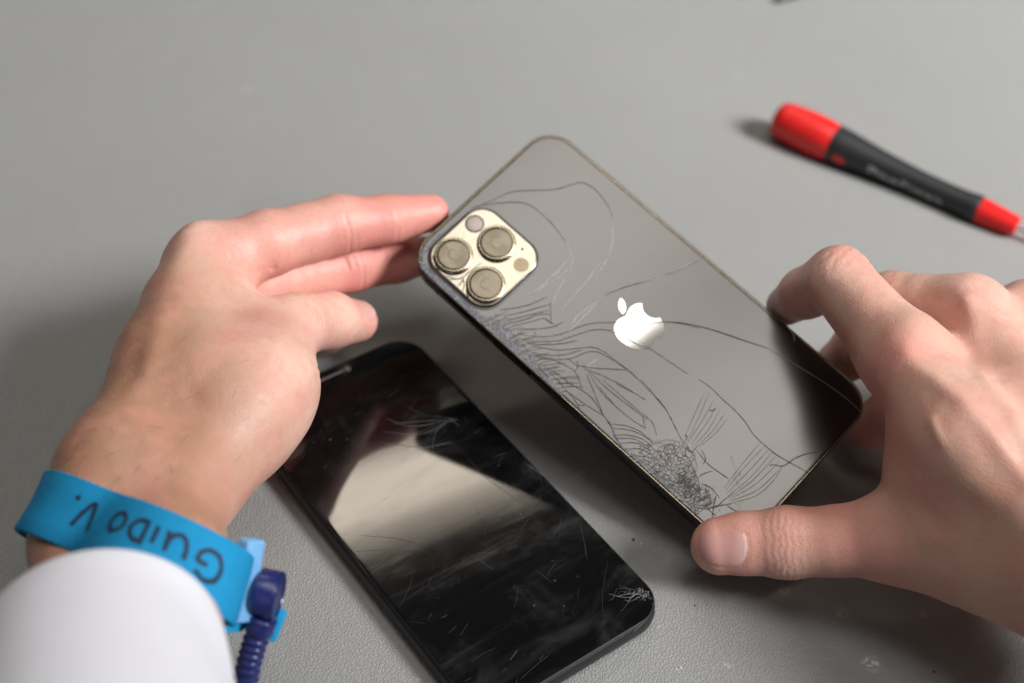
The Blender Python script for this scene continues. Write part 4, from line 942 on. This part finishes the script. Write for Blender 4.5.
# buckle, snap socket, lead
fB = find_phi(241, 578); pB = band_pt(fB, 0, 1.5); nB = unit(pB-band_pt(fB, 0, 0.2)); tB = unit(np.cross(ba, nB))
if tB@RT < 0: tB = -tB
aB = unit(-UP*.98-RT*.17); nB2 = unit(RT*.8-fwd*.6); nB2 = unit(nB2-aB*(nB2@aB)); tB = np.cross(nB2, aB)
def box_on(c, ea, eb, en, la, lb, ln, name, mat, r=1.2, parent=None):
    V, F = loft_rr(la, lb, r, [(0.4, -ln/2), (0, -ln/2+.4), (0, ln/2-.5), (0.15, ln/2-.15), (0.5, ln/2)], 5)
    if np.cross(ea, eb)@en < 0: F = [f[::-1] for f in F]
    o = wobj(name, [c+ea*x+eb*y+en*z for x, y, z in V], F, mat, parent); return sharp(o, 40)
_t = at(245, 580, 50); cB = EYE+(_t-EYE)*(depth(pB)-6)/depth(_t)
bk_ = box_on(cB, aB, tB, nB2, 22, 6.5, 4.2, 'buckle', PALEBLUE)
box_on(cB+aB*11-RT*2.5+fwd*2, aB, tB, nB2, 6, 8, 4.2, 'buckle_clasp', CYAN, 1.0, bk_)
cS = EYE+(at(269, 594, 10)-EYE)*((depth(cB)+3)/depth(at(269, 594, 10)))
sx_ = unit(RT*0.97-UP*0.19-fwd*0.08)
def along(c, d, V):
    a = unit(np.cross(d, (0.1, 0.3, 1))); b = np.cross(d, a); return [c+d*z+a*x+b*y for x, y, z in V]
V, F = lathe([(3.0, -3.3), (6.1, -3.25), (6.5, -2.8), (6.5, 2.5), (6.3, 2.85), (5.7, 2.95), (5.5, 2.6), (2.0, 2.6)], 40)
sn = sharp(wobj('snap_socket', along(cS, sx_, V), F, NAVY), 40)
p0 = cS-UP*6.3-RT*1.6; 
path = catmull([p0, p0-UP*7-RT*2.4-fwd*-1, p0-UP*14-RT*4.4+fwd*2, p0-UP*24-RT*6.2+fwd*4, p0-UP*50-RT*9+fwd*6], 14)
rr = [4.0 if k < 8 else (3.3+0.32*math.cos(k*1.55) if k < 34 else 2.3) for k in range(len(path))]
V, F = tube(path, rr, 16); wobj('lead', V, F, NAVY)
cT = cS-UP*9.0+RT*0.2+fwd*5
box_on(cT, unit(UP*.9+RT*.35), unit(RT-UP*.3), -fwd, 9, 5, 2.0, 'strap_tail', CYAN, .8)

# ------------------------------------------------------------------ screwdriver
P0 = at(785, 121, 8.4); P1 = at(1017, 227, 4.6); sdx = unit(P1-P0); LEN = np.linalg.norm(P1-P0)
sdy = unit(np.cross((0, 0, 1), sdx)); sdz = np.cross(sdx, sdy)
SM = Matrix(((sdx[0], sdy[0], sdz[0], P0[0]*S), (sdx[1], sdy[1], sdz[1], P0[1]*S), (sdx[2], sdy[2], sdz[2], P0[2]*S), (0, 0, 0, 1)))
sd_ = thing('screwdriver', 'small precision screwdriver with red cap and black grip at the right edge', 'screwdriver', SM)
xm = lambda px: LEN*(px-783)/(1016-783)
def lx(name, prof, mat, n=40, parent=sd_):
    V, F = lathe(prof, n, 'x'); return sharp(obj(name, V, F, mat, parent), 40)
prof = [(2.5, -4.6), (5.0, -4.3), (6.9, -3.3), (7.9, -1.6), (8.45, 1.0), (8.95, xm(800)), (9.1, xm(812)), (8.95, xm(824)), (8.6, xm(832)), (8.2, xm(835))]
lx('cap', prof, RED)
x0_ = xm(833)
hp = [(7.6, x0_-.4), (8.1, x0_), (8.3, x0_+.8), (8.05, xm(845)), (7.2, xm(862)), (6.3, xm(880)), (5.6, xm(900)), (5.15, xm(920)), (5.0, xm(940)), (5.1, xm(955)), (5.35, xm(966)), (5.75, xm(973)), (5.9, xm(977)), (5.7, xm(980)), (4.5, xm(980.5))]
lx('grip', hp, GRIP)
def hr(x): 
    xs = [p[1] for p in hp]; return float(np.interp(x, xs, [p[0] for p in hp]))
V, F = [], []
pn = [(xm(980), 5.5), (xm(983), 5.55), (xm(1000), 4.9), (xm(1013), 4.4), (xm(1016), 4.1), (xm(1016.3), 2.0)]
NS = 48
for x, r_ in pn:
    for i in range(NS):
        a = 2*math.pi*i/NS; g = 0.0 if i % 8 else 0.35
        V.append((x, (r_-g)*math.cos(a), (r_-g)*math.sin(a)))
for k in range(len(pn)-1):
    for i in range(NS):
        j = (i+1) % NS; F.append((k*NS+i, k*NS+j, (k+1)*NS+j, (k+1)*NS+i))
F.append(tuple(range((len(pn)-1)*NS, len(pn)*NS)))
sharp(obj('collar', V, F, RED, sd_), 30)
lx('shaft', [(1.25, xm(1010)), (1.25, xm(1016)+46), (1.0, xm(1016)+52)], STEEL, 24)
# side of the grip that looks at the camera
mid = P0+sdx*LEN*.5; tw = EYE-mid; ang0 = math.atan2(tw@sdz, tw@sdy)
def on_grip(x, arc, off=0.06):
    r_ = hr(x); a = ang0+arc/max(r_, 1); return (x, (r_+off)*math.cos(a), (r_+off)*math.sin(a))
sgn = -1 if np.cross(sdx, (0, math.cos(ang0), 0)) is None else 1
tst = lambda arc: proj(np.array(SM @ Vector([c*S for c in on_grip(xm(900), arc)]))/S)[1]
sgn = 1 if tst(2) > tst(-2) else -1       # +arc is down the picture
V = [on_grip(xm(848), sgn*6.2, 0.12)]; F = []
for i in range(24):
    a = 2*math.pi*i/24; V.append(on_grip(xm(848)+2.9*math.cos(a), sgn*(6.2+2.2*math.sin(a)), 0.08))
for i in range(24): F.append((0, 1+i, 1+(i+1) % 24))
obj('badge', V, F, RED, sd_, True)
def lettering(txt, x0, x1, arc, h, name):
    cu = bpy.data.curves.new(name, 'FONT'); cu.body = txt; cu.size = 1; cu.resolution_u = 3
    t = bpy.data.objects.new(name, cu); col.objects.link(t)
    me = t.to_mesh(); V = np.array([v.co[:2] for v in me.vertices]); F = [tuple(p.vertices) for p in me.polygons]
    t.to_mesh_clear(); bpy.data.objects.remove(t)
    V[:, 0] -= V[:, 0].min(); sx = (x1-x0)/V[:, 0].max()
    return obj(name, [on_grip(x0+x*sx, sgn*(arc-y*h), 0.07) for x, y in V], F, PRINT, sd_)
lettering('PicoFinish', xm(876), xm(948), 5.6, 4.6, 'lettering')

# ------------------------------------------------------------------ the tool end at the top edge, crumbs
pt0 = at(779, -1.5, 2.2); pt1 = at(860, -30, 3.2)
dv = unit(pt1-pt0); V, F = lathe([(0.4, -1.6), (1.4, -1.0), (1.9, 0.5), (2.2, 4), (2.6, 12), (3.2, 30), (3.2, 60)], 20)
V = along(np.zeros(3), dv, V)
tl = obj('pry_tool', V, F, PLASTIC_BLACK, None, True); tl.location = Vector(pt0)*S
tag(tl, 'dark tip of a pry tool just entering at the top edge', 'tool')
def crumb(name, x, y, r_, mat, label, group):
    bm = bmesh.new(); bmesh.ops.create_icosphere(bm, subdivisions=1, radius=r_*S)
    for v in bm.verts: v.co *= rng.uniform(.6, 1.3); v.co.z *= .55
    me = bpy.data.meshes.new(name); bm.to_mesh(me); bm.free()
    o = link(name, me, mat, None, False); o.location = (x*S, y*S, r_*.35*S); tag(o, label, 'crumb', group); return o
for x, y, r_, mt, lab in ((44.5, 294.6, .55, CRUMB, 'dark crumb on the mat in the gap between the lower halves of the phones'),
                          (136.0, 252.4, .5, CRUMB, 'dark crumb on the mat near the bottom right corner'),
                          (63.7, 270.2, .35, CRUMB, 'small dark crumb on the mat just below the thumb tip'),
                          (46.9, 293.2, .45, CRUMBP, 'pale crumb beside the dark crumb between the phones'),
                          (58.3, 246.8, .5, CRUMBP, 'pale crumb near the bottom edge, right of the lying phone')):
    crumb('crumb', x, y, r_, mt, lab, 'crumbs on the mat')
